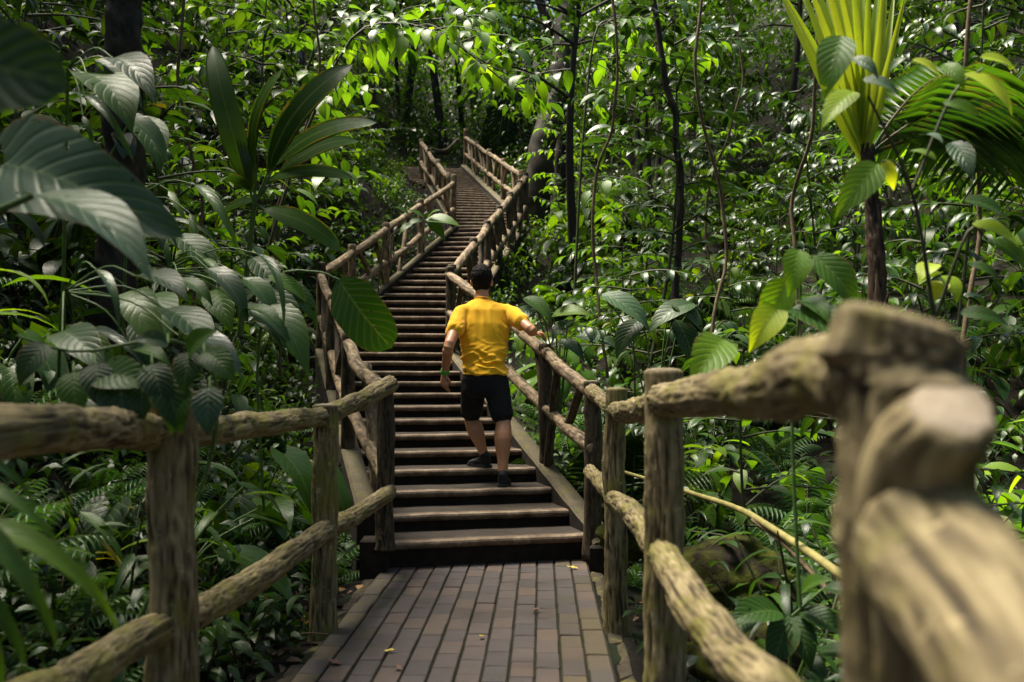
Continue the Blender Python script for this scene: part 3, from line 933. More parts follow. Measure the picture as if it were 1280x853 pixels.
def wr_shirt(co):
    zz = (co.z - hem.z)
    low = math.exp(-((zz - .10) / .12) ** 2)
    q = Vector((co.x * 3.2 + 1.3, co.y * 3, co.z * 17 + co.x * 5 + 1.2 * noise.noise(co * 6)))
    rid = 1 - 2 * abs(noise.noise(q))
    rid2 = 1 - 2 * abs(noise.noise(Vector((co.x * 4 - 2, co.y * 3, co.z * 22 - co.x * 10))))
    a = (max(0, rid) ** 2 * .034 + max(0, rid2) ** 2 * .016 - .014) * low
    up = min(1, max(0, (zz - .12) / .2))
    b = (1 - 2 * abs(noise.noise(Vector((co.x * 13, co.y * 6, co.z * 4 + co.x * 5))))) * .010 * up
    pit = math.exp(-((zz - .36) / .09) ** 2) * min(1, max(0, (abs(co.x - hem.x) - .08) / .08))
    c = (1 - 2 * abs(noise.noise(Vector((co.x * 20 + co.z * 20 * (1 if co.x > hem.x else -1), co.y * 9, co.z * 12))))) * .011 * pit
    return a + b + c


fuse(bm, "t_shirt", M['shirt'], man, .006, 28, wr_shirt, 3)
# collar band
bm = bmesh.new()
limb(bm, [neck + Vector((.066 * math.cos(a), .06 * math.sin(a) , .020 + .012 * -math.sin(a))) for a in np.linspace(0, 2 * math.pi, 13)], [.007] * 13, seg=8, n=26)
fuse(bm, "collar", M['shirt'], man, .004, 2)

# shorts
bm = bmesh.new()
loft(bm, [(hipc + Vector((0, 0, .075)), (.172, .125), X, Y_), (hipc, (.186, .138), X, Y_), (hipc + Vector((0, 0, -.10)), (.176, .13), X, Y_), (hipc + Vector((0, 0, -.15)), (.12, .10), X, Y_)], 24)
for hp, kn, f in ((hipR, kneeR, .90), (hipL, kneeL, .90)):
    e = hp.lerp(kn, f)
    limb(bm, [hp + Vector((0, 0, .02)), hp.lerp(e, .5), e], [.108, .105, .098, .093], n=12)
fuse(bm, "shorts", M['shorts'], man, .008, 4, lambda co: noise.noise(co * 14) * .006 + noise.noise(Vector((co.x * 30, co.y * 20, co.z * 8))) * .003)

# hair: cap over the back and top of the head
bm = bmesh.new()
ball(bm, head + Vector((0, -.008, .040)), (.081 * HS, .098 * HS, .096 * HS), 22)
ball(bm, head + Vector((0, -.045, -.030)), (.078, .066, .066), 16)
ball(bm, head + Vector((.0, .045, .10)), (.068, .064, .052), 14)
fuse(bm, "hair", M['hair'], man, .006, 1, lambda co: noise.noise(Vector((co.x * 60, co.y * 60, co.z * 25))) * .006 + abs(noise.noise(Vector((co.x * 110, co.y * 110, co.z * 40)))) * (.005 + .010 * min(1, max(0, (co.z - head.z - .05) / .06))))

# shoes
def shoe(foot, yaw, pitch):
    t_ = Matrix.Translation(foot - W0) @ Matrix.Rotation(yaw, 4, 'Z') @ Matrix.Rotation(pitch, 4, 'X')
    bm = bmesh.new()
    secs = [((0, -.045, .052), (.030, .040)), ((0, -.03, .055), (.038, .046)), ((0, .03, .058), (.041, .046)), ((0, .10, .044), (.046, .032)), ((.0, .17, .036), (.048, .026)), ((-.0, .215, .030), (.034, .018))]
    loft(bm, [(c, r, X, Z) for c, r in secs], 16)
    limb(bm, [(0, -.005, .05), (0, -.008, .105)], [.040, .043], n=5)
    for v in bm.verts: v.co = t_ @ v.co
    sh = fuse(bm, "shoe", M['shoe'], man, .006, 2)
    bm = bmesh.new()
    out = [(.030, -.06), (.040, -.03), (.040, .05), (.050, .13), (.049, .18), (.032, .225), (-.032, .225), (-.049, .18), (-.048, .12), (-.040, .05), (-.040, -.03), (-.030, -.06)]
    lo = [bm.verts.new(t_ @ Vector((x, y, .002))) for x, y in out]; hi = [bm.verts.new(t_ @ Vector((x * 1.03, y * 1.01, .026))) for x, y in out]
    for k in range(12): bm.faces.new((lo[k], lo[(k + 1) % 12], hi[(k + 1) % 12], hi[k]))
    bm.faces.new(lo[::-1]); bm.faces.new(hi)
    me = bpy.data.meshes.new("sole"); bm.to_mesh(me); bm.free(); me.materials.append(M['sole'])
    link(bpy.data.objects.new("sole", me), sh)


shoe(FR + Vector((0, .02, 0)), R(-4), 0)
shoe(FL + Vector((.03, -.01, 0)), R(38), 0)
# socks and wristband
for an, kn in ((ankR, kneeR), (ankL, kneeL)):
    bm = bmesh.new(); limb(bm, [an + Vector((0, 0, -.03)), an, an.lerp(kn, .07)], [.044, .044, .043], n=6)
    fuse(bm, "sock", M['shoe'], man, .006, 1)
bm = bmesh.new()
dw = (wrL - elbL).normalized()
limb(bm, [wrL - dw * .034, wrL - dw * .012], [.0385, .0365], n=4)
fuse(bm, "wristband", M['band'], man, .005, 1)

# ------------------------------------------------------------------ leaves
def leafmesh(L_=1.0, W=0.4, shape='ell', droop=0.5, fold=0.25, n=8, ac=4, wav=0.0, wf=20.0, asym=0.0, tw=0.0):
    """One leaf from the origin along +Y, upper face +Z: width profile, midrib fold, droop, wavy edge."""
    ts = np.linspace(0, 1, n + 1)
    ss = np.linspace(-1, 1, ac + 1)
    ang = -droop * ts ** 1.3 * 1.6
    dy = np.cos(ang) / n; dz = np.sin(ang) / n
    yy = np.concatenate([[0], np.cumsum(dy[1:])]); zz = np.concatenate([[0], np.cumsum(dz[1:])])
    if shape == 'ell': w = np.sin(np.pi * np.clip(ts, 0, 1) ** 0.85) ** 0.75 * (1 - 0.25 * ts)
    elif shape == 'tip': w = np.sin(np.pi * ts ** 0.72) ** 0.85 * (1 - ts ** 4 * .5)
    elif shape == 'lance': w = np.minimum(1, ts * 4.5) ** .7 * (1 - ts) ** 0.75
    elif shape == 'obl': w = np.minimum(1, ts * 3.4 + .05) ** .6 * np.sqrt(np.clip(1 - ((ts - .45) / .55).clip(0, 1) ** 2.6, 0, 1))
    elif shape == 'heart': w = np.sqrt(np.clip(ts * 5 + .18, 0, 1)) * (1 - ts) ** 0.62 * 1.15
    else: w = np.minimum(1, ts * 6 + .3) * np.minimum(1, (1 - ts) * 5) ** .8
    w = np.maximum(w, 0.012) * W / 2
    V, UV = [], []
    for a in range(n + 1):
        for s_ in ss:
            x = s_ * w[a]
            up = fold * abs(x) + wav * W * math.sin(ts[a] * wf + (s_ > 0) * 1.3) * abs(s_) ** 2
            back = 0.0
            if shape == 'heart': back = -0.16 * abs(s_) ** 1.5 * max(0, 1 - ts[a] * 3.2)
            rx = tw * ts[a]
            V.append((x * math.cos(rx) - up * math.sin(rx), yy[a] + back - up * math.sin(ang[a]), zz[a] + up * math.cos(ang[a]) + x * math.sin(rx)))
            UV.append((ts[a], (s_ + 1) / 2, 0))
    V = np.array(V, np.float32) * L_
    m = ac + 1
    F = [(a * m + b, a * m + b + 1, (a + 1) * m + b + 1, (a + 1) * m + b) for a in range(n) for b in range(ac)]
    return V, np.array(F, np.int32), np.array(UV, np.float32)


def frame(p, d, n, s=1.0, sx=None):
    d = Vector(d).normalized(); n = Vector(n)
    n = n - d * n.dot(d)
    n = n.normalized() if n.length > 1e-4 else d.orthogonal().normalized()
    x = d.cross(n)
    sx = sx or s
    return np.array([[x.x * sx, d.x * s, n.x * s, p[0]], [x.y * sx, d.y * s, n.y * s, p[1]], [x.z * sx, d.z * s, n.z * s, p[2]], [0, 0, 0, 1]], np.float32)


def frond(nl=18, ll=0.26, lw=0.05, droop=0.6, vee=0.25, taper=True, sweep=0.5, n=3, ac=2, start=0.12, jit=0.0):
    """A pinnate frond of unit length: a rachis with leaflets both sides, as one small mesh."""
    mb = MB()
    ts = np.linspace(0, 1, 14)
    ang = 0.25 - droop * ts ** 1.4 * 1.7
    yy = np.concatenate([[0], np.cumsum(np.cos(ang[1:]) / 13)]); zz = np.concatenate([[0], np.cumsum(np.sin(ang[1:]) / 13)])
    tube(mb, [(0, y, z) for y, z in zip(yy, zz)], .008, .002, 4, 14, 0.6)
    lf = leafmesh(1, 1, 'lance', 0.5, .3, n, ac)
    Ms = []
    for k in range(nl):
        u = start + (1 - start) * (k + .5) / nl
        p = (0, np.interp(u, ts, yy), np.interp(u, ts, zz)); a = np.interp(u, ts, ang)
        sz = ll * ((math.sin(math.pi * min(1, u * .86 + .13)) ** .7) if taper else 1)
        sw = sweep * (.6 + .8 * u)
        for sd_ in (-1, 1):
            d = Vector((sd_ * math.cos(sw), math.sin(sw) * math.cos(a), math.sin(sw) * math.sin(a) + vee + rng.uniform(-jit, jit)))
            Ms.append(frame(p, d, (0, -math.sin(a), math.cos(a)), sz, lw * sz / ll))
    mb.add_many(lf, Ms, [0.3 + 0.4 * rng.random() for _ in Ms])
    return np.concatenate(mb.V), np.concatenate(mb.F), np.concatenate(mb.UV)


LV = {
    'ell': leafmesh(1, .46, 'tip', .45, .22, 6, 2),
    'ell2': leafmesh(1, .36, 'tip', .75, .35, 6, 2, tw=.3),
    'lance': leafmesh(1, .20, 'lance', .7, .3, 6, 2),
    'far': leafmesh(1, .48, 'tip', .5, .25, 3, 2),
    'big': leafmesh(1, .44, 'tip', .6, .22, 14, 8, .007, 30),
    'quilt': leafmesh(1, .52, 'tip', .65, .28, 14, 8, .012, 34),
    'heart': leafmesh(1, .62, 'heart', .55, .18, 14, 8, .02, 14),
    'obl': leafmesh(1, .42, 'obl', .45, .22, 14, 8, .015, 16),
    'strap': leafmesh(1, .075, 'strap', 1.0, .4, 10, 2),
    'blade': leafmesh(1, .17, 'lance', .85, .35, 12, 4),
    'pleat': leafmesh(1, .24, 'obl', .6, .0, 14, 16),
    'fern': frond(17, .24, .052, .75, -.02, True, .25, 3, 2, .08),
    'palm': frond(22, .42, .040, .75, -.05, True, .55, 4, 2, .15, .1),
    'palmfar': frond(20, .34, .045, .6, -.12, True, .45, 2, 2, .1),
}
# pleats on the palm-like leaf
_v = LV['pleat'][0]; _u = LV['pleat'][2]
_v[:, 2] += 0.020 * np.where(np.round(_u[:, 1] * 16) % 2 == 0, 1, -1) * np.sin(np.pi * _u[:, 0])
LM = {}


def leaf_obj(key, mat, Mw, parent, name="leaf", tint=None):
    """one leaf (or frond) as a part of its own; meshes are shared"""
    tint = rng.choice((.15, .35, .5, .65, .85)) if tint is None else tint
    k = (key, mat, tint)
    if k not in LM:
        mb = MB(); mb.add(*LV[key], tint=tint)
        LM[k] = mb.mesh(name, M[mat])
    o = bpy.data.objects.new(name, LM[k])
    link(o, parent)
    o.matrix_local = Matrix.Translation(-Vector(parent.location)) @ Matrix([list(map(float, r_)) for r_ in Mw])
    return o


def stems_obj(stems, parent, mat='stem', name="stem", seg=5):
    mb = MB()
    b = Vector(parent.location)
    for pts, r0, r1 in stems:
        tube(mb, [Vector(p) - b for p in pts], r0, r1, seg, max(4, len(pts) * 3))
    return mb.build(name, M[mat], parent)


# ------------------------------------------------------------------ plant forms: each returns (leaves, stems) about the origin
def ru(a, b): return rng.uniform(a, b)


def f_shrub(h=.9, ns=5, nl=11, ll=.17, spread=.55, key='ell', dr=(-.55, .25), start=.25):
    leaves, stems = [], []
    for s_ in range(ns):
        az = 2 * math.pi * (s_ + ru(-.3, .3)) / ns
        sp = spread * ru(.4, 1.0); hh = h * ru(.65, 1.0)
        p0 = Vector((ru(-.05, .05), ru(-.05, .05), 0)); p2 = Vector((math.cos(az) * sp, math.sin(az) * sp, hh))
        p1 = p0.lerp(p2, .5) + Vector((0, 0, hh * .12))
        P = smooth_path([p0, p1, p2], 12)
        stems.append(([tuple(p) for p in P[::3]] + [tuple(P[-1])], .006 + .004 * h, .003))
        for k in range(nl):
            f = start + (1 - start) * (k + 1) / nl
            p = P[min(11, int(f * 11))]
            a = az + k * 2.4 + ru(-.4, .4)
            el = ru(*dr) + (0.5 if k == nl - 1 else 0)
            d = Vector((math.cos(a) * math.cos(el), math.sin(a) * math.cos(el), math.sin(el)))
            nn = Vector((ru(-.3, .3), ru(-.3, .3), 1))
            leaves.append((key, frame(Vector(p) + d * ll * .12, d, nn, ll * ru(.6, 1.15)), rng.random()))
    return leaves, stems


def f_sapling(h=3.0, nb=9, bl=.75, nl=9, ll=.2, key='ell', low=.3, lean=.12, up=(.05, .5), dr=(-.5, .15)):
    leaves, stems = [], []
    top = Vector((ru(-lean, lean) * h, ru(-lean, lean) * h, h))
    P = smooth_path([Vector(), top * .5 + Vector((ru(-.06, .06), ru(-.06, .06), 0)) * h, top], 20)
    stems.append(([tuple(p) for p in P[::4]] + [tuple(P[-1])], .007 + .0042 * h, .004))
    for b in range(nb):
        f = low + (1 - low) * (b + .6) / nb
        p = Vector(P[min(19, int(f * 19))])
        az = b * 2.4 + ru(-.5, .5); el = ru(*up)
        L_ = bl * (1.15 - .55 * f) * ru(.7, 1.2)
        d = Vector((math.cos(az) * math.cos(el), math.sin(az) * math.cos(el), math.sin(el)))
        e = p + d * L_ + Vector((0, 0, -.16 * L_))
        m = p.lerp(e, .5) + Vector((0, 0, .07 * L_))
        Q = smooth_path([p, m, e], 10)
        stems.append(([tuple(q) for q in Q[::3]], .006 + .002 * h, .003))
        sdv = d.cross(Vector((0, 0, 1))).normalized()
        for k in range(nl):
            g_ = min(1, max(.1, .2 + .8 * (k + .5 + ru(-.9, .9)) / nl))
            q = Vector(Q[min(9, int(g_ * 9.99))])
            s_ = 1 if k % 2 else -1
            dd = (d * ru(.35, .8) + sdv * s_ * ru(.6, 1) + Vector((0, 0, ru(*dr)))) if k < nl - 1 else d + Vector((0, 0, -.3))
            leaves.append((key, frame(q + dd.normalized() * ll * .1, dd, Vector((ru(-.55, .55), ru(-.55, .55), 1)), ll * ru(.45, 1.25)), rng.random()))
    return leaves, stems


def f_rosette(n=9, pl=.5, ll=.4, key='heart', el=(.5, 1.25), drop=(-.9, -.1)):
    leaves, stems = [], []
    for k in range(n):
        az = k * 2.4 + ru(-.3, .3); e = ru(*el); l_ = pl * ru(.6, 1.1)
        d = Vector((math.cos(az) * math.cos(e), math.sin(az) * math.cos(e), math.sin(e)))
        p1 = d * l_ + Vector((0, 0, -.02))
        stems.append(([(0, 0, 0), tuple(d * l_ * .5 + Vector((0, 0, l_ * .1))), tuple(p1)], .009, .006))
        el2 = ru(*drop)
        dd = Vector((math.cos(az) * math.cos(el2), math.sin(az) * math.cos(el2), math.sin(el2)))
        leaves.append((key, frame(p1, dd, Vector((math.cos(az) * .5, math.sin(az) * .5, 1)), ll * ru(.7, 1.1)), rng.random()))
    return leaves, stems


def f_fern(n=10, ll=.7, key='fern', el=(.35, 1.15)):
    leaves = []
    for k in range(n):
        az = k * 2.4 + ru(-.3, .3); e = ru(*el)
        d = Vector((math.cos(az) * math.cos(e), math.sin(az) * math.cos(e), math.sin(e)))
        leaves.append((key, frame((math.cos(az) * .03, math.sin(az) * .03, .02), d, Vector((-math.cos(az) * .3, -math.sin(az) * .3, 1)), ll * ru(.7, 1.1)), rng.random()))
    return leaves, [([(0, 0, -.05), (0, 0, .08)], .03, .02)]


def f_strap(n=22, ll=.8, key='strap', el=(.5, 1.35)):
    return f_fern(n, ll, key, el)


def f_canopy(h=7, cr=2.2, nc=34, per=26, ll=.26, key='far', trunk_r=.11, low=.45, lean=.1):
    """tree: trunk, limbs reaching leaf clumps spread unevenly through the crown volume"""
    leaves, stems = [], []
    top = Vector((ru(-lean, lean) * h, ru(-lean, lean) * h, h * .92))
    P = smooth_path([Vector((0, 0, -.4)), top * .45 + Vector((ru(-.3, .3), ru(-.3, .3), 0)), top], 16)
    limbs = []
    for c in range(nc):
        f = low + (1 - low) * ru(0, 1) ** .8
        p = Vector(P[min(15, int(f * 15.9))])
        az = ru(0, 6.283); rr = cr * (1.1 - .5 * abs(f - .6)) * ru(.25, 1) ** .6
        e = p + Vector((math.cos(az) * rr, math.sin(az) * rr, ru(-.1, .45) * cr))
        if c % 2 == 0: limbs.append(([tuple(p), tuple(p.lerp(e, .5) + Vector((0, 0, .1 * rr))), tuple(e)], trunk_r * .34, .010))
        cs = ru(.35, .75) * cr * .42
        base_t = rng.random()
        for k in range(per):
            o_ = Vector((rng.gauss(0, 1), rng.gauss(0, 1), rng.gauss(0, .55))) * cs * .6
            a = ru(0, 6.283); el = ru(-.7, .25)
            d = Vector((math.cos(a) * math.cos(el), math.sin(a) * math.cos(el), math.sin(el)))
            leaves.append((key, frame(e + o_, d, Vector((ru(-.5, .5), ru(-.5, .5), 1)), ll * ru(.6, 1.2)), min(.99, max(0, base_t * .6 + rng.random() * .4))))
    return leaves, [([tuple(p) for p in P[::3]], trunk_r, trunk_r * .35)] + limbs


def to_meshes(form, lmat, smat, lname, sname, seg=5):
    leaves, stems = form
    by = {}
    for key, mtx, tt in leaves: by.setdefault(key, ([], []))[0].append(mtx); by[key][1].append(tt)
    mb = MB()
    for key, (ms, ts) in by.items(): mb.add_many(LV[key], ms, ts)
    lm = mb.mesh(lname, M[lmat])
    mb = MB()
    for pts, r0, r1 in stems: tube(mb, pts, r0, r1, 11 if r0 > .05 else seg, max(3, len(pts) * 2))
    return lm, mb.mesh(sname, M[smat])


# plants stay out of the sight line to the path, stairs and railings
_zy = np.array([a for a, b in ZB]); _zv = np.array([b for a, b in ZB])
_ly = np.array([a for a, b in XL]); _lv = np.array([b for a, b in XL])
_ry = np.array([a for a, b in XR]); _rv = np.array([b for a, b in XR])


def occludes(P, top=.95):
    """does any of the points P (k, 3) stand between the camera and the stair corridor?"""
    P = np.asarray(P, float)
    ys = np.arange(.5, 28.6, .45)
    y0 = P[:, 1:2]
    y0c = np.where(abs(y0) < .05, .05, y0)
    tt = ys[None] / y0c
    ok = (tt > 1.0) & (y0 > 0)
    x = P[:, 0:1] * tt
    z = CAM.z + (P[:, 2:3] - CAM.z) * tt
    zb = np.interp(ys, _zy, _zv)[None]
    h = ok & (x > np.interp(ys, _ly, _lv)[None] - .12) & (x < np.interp(ys, _ry, _rv)[None] + .12) & (z > zb + .05) & (z < zb + top)
    return h.any(1)


def clear(p, r, h, k=.75, allow=.04):
    P = [(p[0] + fx * r, p[1], p[2] + fz * h) for fz in (.08, .3, .5, .7, .85, 1.0) for fx in (-k, -.4 * k, 0, .4 * k, k)]
    return occludes(P).mean() <= allow


def hit(px, py, dz=0.0):
    """first point of the terrain on the sight line through a photograph pixel"""
    for q in range(40, 1200):
        a = at(px, py, q * .03)
        if a.z < ground(a.x, a.y) + dz: return a
    return a


def place_meshes(name, label, cat, group, lm, sm, loc, rz, sc, lname, sname, foliage_stuff=True):
    o = thing(name, label, cat, loc, group, rz)
    o.scale = (sc, sc, sc * rng.uniform(.9, 1.12))
    f = link(bpy.data.objects.new(lname, lm), o)
    if foliage_stuff: f["kind"] = "stuff"
    link(bpy.data.objects.new(sname, sm), o)
    return o


# ------------------------------------------------------------------ filling the forest
def protos(n, fn, lmat, smat='stem', lname="foliage", sname="stem"):
    return [to_meshes(fn(), lmat[k % len(lmat)] if isinstance(lmat, (list, tuple)) else lmat, smat, lname, sname) for k in range(n)]


P_low = protos(6, lambda: f_shrub(ru(.45, .7), 7, 9, .17, .5, 'ell'), ('dark', 'mid', 'dark'))
P_shrub = protos(6, lambda: f_shrub(ru(.9, 1.3), 8, 12, .19, .75, rng.choice(('ell', 'ell2'))), ('mid', 'dark', 'mid', 'bright'))
P_lance = protos(3, lambda: f_shrub(ru(.7, 1.0), 7, 12, .24, .6, 'lance', (-.3, .5)), ('mid', 'dark'))
P_blade = protos(4, lambda: f_shrub(ru(.9, 1.3), 7, 10, ru(.34, .44), .7, 'lance', (-.5, .6)), ('mid', 'dark', 'mid', 'bright'))
P_fern = protos(4, lambda: f_fern(11, ru(.6, .85)), 'fern', 'twig', "fronds", "root_crown")
P_big = protos(4, lambda: f_shrub(ru(1.0, 1.5), 6, 8, ru(.30, .38), .7, rng.choice(('ell', 'ell2')), (-.7, .2)), ('mid', 'dark', 'bright', 'mid'))
P_palm = protos(3, lambda: f_fern(8, ru(1.1, 1.6), 'palm', (.5, 1.3)), ('mid', 'dark', 'bright'), 'twig', "fronds", "root_crown")
P_strap = protos(3, lambda: f_strap(30, ru(.7, 1.0)), ('mid', 'dark'), 'stem', "strap_leaves", "root_crown")
P_aroid = protos(4, lambda: f_rosette(12, ru(.5, .75), ru(.32, .42), 'heart'), ('dark', 'mid'), 'greenstem')
P_sap = protos(7, lambda: f_sapling(ru(2.4, 3.4), 15, .95, 12, .19, rng.choice(('ell', 'ell2', 'ell'))), ('mid', 'dark', 'mid', 'bright', 'dark'))
P_tall = protos(6, lambda: f_sapling(ru(4.5, 6.5), 26, 1.35, 16, ru(.19, .27), rng.choice(('ell', 'ell2')), .18), ('mid', 'dark', 'mid', 'bright', 'dark', 'mid'))
P_tree = protos(5, lambda: f_canopy(ru(7, 9.5), ru(2.3, 3.0), 46, 44, .24), ('mid', 'bright', 'mid', 'dark', 'mid'), 'trunk', "crown", "trunk")

TAKEN, SCAT = [], []


def side_of(x, y):
    return "left" if x < lerpt(XL, y) else "right"


def where(x, y):
    s_ = side_of(x, y)
    if y < 7: return "below the left path fence" if s_ == "left" else "beyond the right path fence"
    if y < 12.5: return "left of the lower steps" if s_ == "left" else "right of the lower steps"
    if y < 19: return "left of the middle flight" if s_ == "left" else "right of the middle flight"
    if y < 29: return "left of the upper flight" if s_ == "left" else "behind the end of the middle railing"
    return "on the hillside above the stairs"


KINDS = {
    'low': (P_low, .5, .65, "low_shrub", "shrub", "low broad leaved shrub", "foliage", "stem"),
    'shrub': (P_shrub, .8, 1.2, "shrub", "shrub", "glossy leaved shrub", "foliage", "stem"),
    'lance': (P_lance, .65, .95, "lance_leaf_shrub", "shrub", "shrub with narrow pointed leaves", "foliage", "stem"),
    'blade': (P_blade, .8, 1.3, "long_leaf_shrub", "shrub", "shrub with long drooping blades", "foliage", "stem"),
    'fern': (P_fern, .65, .6, "fern", "fern", "green feathery fern", "fronds", "root_crown"),
    'big': (P_big, .8, 1.5, "large_leaf_shrub", "shrub", "shrub with large oval leaves", "foliage", "stem"),
    'palmlet': (P_palm, 1.1, 1.4, "understory_palm", "palm", "low palm with feathered fronds", "fronds", "root_crown"),
    'strap': (P_strap, .7, .7, "grassy_plant", "plant", "clump of strap leaves", "strap_leaves", "root_crown"),
    'aroid': (P_aroid, .75, .8, "heart_leaf_plant", "plant", "plant with big heart shaped leaves", "foliage", "stem"),
    'sap': (P_sap, 1.0, 3.2, "sapling", "sapling", "slender leafy sapling", "foliage", "stem"),
    'tall': (P_tall, 1.3, 6.0, "young_tree", "tree", "tall thin tree", "foliage", "stem"),
    'tree': (P_tree, 2.6, 9.0, "forest_tree", "tree", "leafy forest tree", "crown", "trunk"),
}


def scatter(kind, count, ymin, ymax, side=None, gap=.6, sc=(.8, 1.25), pxr=(-120, 1400), dmin=.45, dmax=99, tries=60):
    protos_, rad, hh, nm, cat, text, ln, sn = KINDS[kind]
    done = 0
    for _ in range(count * tries):
        if done >= count: break
        y = ymin + (ymax - ymin) * rng.random() ** .8
        px = rng.uniform(*pxr)
        x = at(px, 426, y).x
        xl, xr = lerpt(XL, y), lerpt(XR, y)
        s = rng.uniform(*sc)
        r_ = rad * s
        d = max(xl - x, x - xr)
        if y < 29 and d < dmin: continue
        if d > dmax: continue
        if side == 'left' and x > xl: continue
        if side == 'right' and x < xr: continue
        if any((x - a) ** 2 + (y - b) ** 2 < (gap * (r_ + c)) ** 2 for a, b, c, kk in TAKEN if kk == (kind in ('sap', 'tall', 'tree'))): continue
        z = ground(x, y) - .03
        if not clear((x, y, z), r_, hh * s): continue
        TAKEN.append((x, y, r_, kind in ('sap', 'tall', 'tree')))
        lm, sm = rng.choice(protos_)
        w_ = where(x, y)
        o = place_meshes(nm, None, cat, f"{nm.replace('_', ' ')}s {w_}", lm, sm, (x, y, z), ru(0, 6.28), s, ln, sn)
        tone = {"leaf_dark_glossy": "dark", "leaf_bright_green": "bright"}.get(lm.materials[0].name, "")
        SCAT.append((f"{tone} {text}".strip(), w_, proj((x, y, z + .5))[0], o))
        done += 1


# backdrop first (large), then down to the small plants near the path
for q, (x, y, s) in enumerate(((-2.9, 6.6, 1.0), (-2.3, 2.3, .68), (-6.6, 3.6, 1.1), (-6.5, 8.5, 1.1), (-4.2, -3.0, 1.0), (4.8, -1.5, 1.0), (6.2, 4.5, 1.0), (.8, -6.5, 1.1), (-8.5, 13, 1.1))):  # the small unseen tree is added to shade the thick right post
    lm, sm = P_tree[q % 5]
    tr_ = place_meshes("forest_tree", ["dark tree trunk in the shade at the upper left", "smaller unseen tree added by the near left fence to shade the thick end post", "tall forest tree over the left bank, far to the left", "tall forest tree left of the lower steps, crown above the view", "tall forest tree behind the camera on the left", "tall forest tree behind the camera on the right", "tall forest tree beyond the thick end post, crown above the view", "tall forest tree straight behind the camera", "tall forest tree left of the middle flight, crown above the view"][q], "tree", "trees overhanging the path", lm, sm, (x, y, ground(x, y)), q * 1.3, s, "crown", "trunk")
    if q == 0:                                        # the one whose trunk is in view: barked trunk, leaves climbing it
        old = [c for c in tr_.children if c.name.startswith("trunk")][0]
        top_ = max((v_.co for v_ in old.data.vertices), key=lambda c: c.z)
        bpy.data.objects.remove(old)
        tk_ = log_mesh("trunk", [(0, 0, -.3), (.06, .03, 2.2), (-.02, 0, 4.4), (top_.x, top_.y, top_.z)], .16, .05, M['trunk'], seg=26, step=.05, amp=.16, wob=.04)
        link(bpy.data.objects.new("trunk", tk_), tr_); tr_.rotation_euler = (0, 0, 0); tr_.scale = (1, 1, 1)
        cl = thing("climbing_plant", "heart leaved climber winding up the dark trunk at the upper left", "vine", (x, y, ground(x, y)))
        pts_ = [Vector((x + .17 * math.cos(k * .55), y + .17 * math.sin(k * .55), cl.location.z + .18 * k)) for k in range(28)]
        stems_obj([(pts_, .012, .008)], cl, 'greenstem')
        for k in range(2, 28):
            for e_ in range(2):
                a_ = k * .55 + ru(-.6, .6); o_ = Vector((math.cos(a_), math.sin(a_) - .35, 0))
                leaf_obj('heart', rng.choice(('dark', 'mid', 'mid')), frame(pts_[k] + o_ * .03, o_ + Vector((ru(-.4, .4), 0, -1.0)), o_ + Vector((0, 0, .5)), ru(.14, .26)), cl)
for q, (px, y, s) in enumerate(((560, 33, 1.5), (625, 37, 1.7), (500, 35, 1.5))):
    x = at(px, 400, y).x
    lm, sm = P_tree[(q * 2) % 5]
    place_meshes("forest_tree", ("broad forest tree closing the gap straight above the top of the stairs", "tallest forest tree above the right railing of the upper flight", "broad forest tree above the left railing of the upper flight")[q], "tree", None, lm, sm, (x, y, ground(x, y) - .3), q * 2.0, s, "crown", "trunk")
scatter('tree', 26, 30, 44, None, .55, (.85, 1.25), (0, 1280))
scatter('tree', 10, 17, 29, 'left', .5, (.6, .9), (-50, 560))
scatter('tree', 14, 14, 29, 'right', .5, (.6, .95), (690, 1330))
scatter('tall', 14, 10, 26, 'left', .5, (.7, 1.1), (-50, 560))
scatter('tall', 15, 9, 27, 'right', .5, (.65, 1.05), (690, 1330))
scatter('shrub', 22, 11, 30, 'left', .35, (.6, .95), (330, 530), .35, 4)
scatter('low', 20, 11, 30, 'left', .3, (.8, 1.4), (330, 530), .25, 4)
scatter('shrub', 18, 12, 30, 'right', .35, (.6, 1.0), (560, 800), .35, 4)
scatter('sap', 16, 5.5, 20, 'left', .5, (.7, 1.1), (-80, 560))
scatter('fern', 18, 6, 16, 'right', .4, (.9, 1.5), (690, 1300))
scatter('palmlet', 9, 8, 22, 'right', .5, (.7, 1.1), (690, 1330))
scatter('palmlet', 4, 8, 18, 'left', .5, (.7, 1.1), (-50, 480))
scatter('big', 34, 6, 22, 'right', .38, (.8, 1.2), (690, 1350))
scatter('big', 16, 9, 24, 'left', .30, (.8, 1.3), (250, 540), .35, 5)
scatter('big', 18, 4.5, 18, 'left', .40, (.8, 1.2), (-50, 520))
scatter('sap', 20, 5.5, 22, 'right', .5, (.7, 1.1), (690, 1330))
scatter('aroid', 12, 6, 14, 'right', .6, (.8, 1.2), (680, 1330))
scatter('aroid', 6, 4, 12, 'left', .6, (.8, 1.2))
scatter('shrub', 26, 4.5, 20, 'left', .5, (.8, 1.3))
scatter('shrub', 40, 6, 26, 'right', .5, (.7, 1.2), (660, 1350))
scatter('blade', 16, 3.6, 12, 'left', .5, (.8, 1.2))
scatter('blade', 8, 6, 13, 'right', .5, (.8, 1.1), (800, 1400))
scatter('lance', 9, 3.6, 12, 'left', .5)
scatter('lance', 8, 3.6, 12, 'right', .5, pxr=(780, 1380))
scatter('fern', 14, 2.6, 8, 'left', .45, (.7, 1.1), dmax=2.2)
scatter('fern', 6, 3.5, 10, 'right', .5, (.6, 1.0), pxr=(800, 1380))
scatter('fern', 22, 2.4, 8, 'left', .38, (.6, .95), dmax=2.4, dmin=.3)
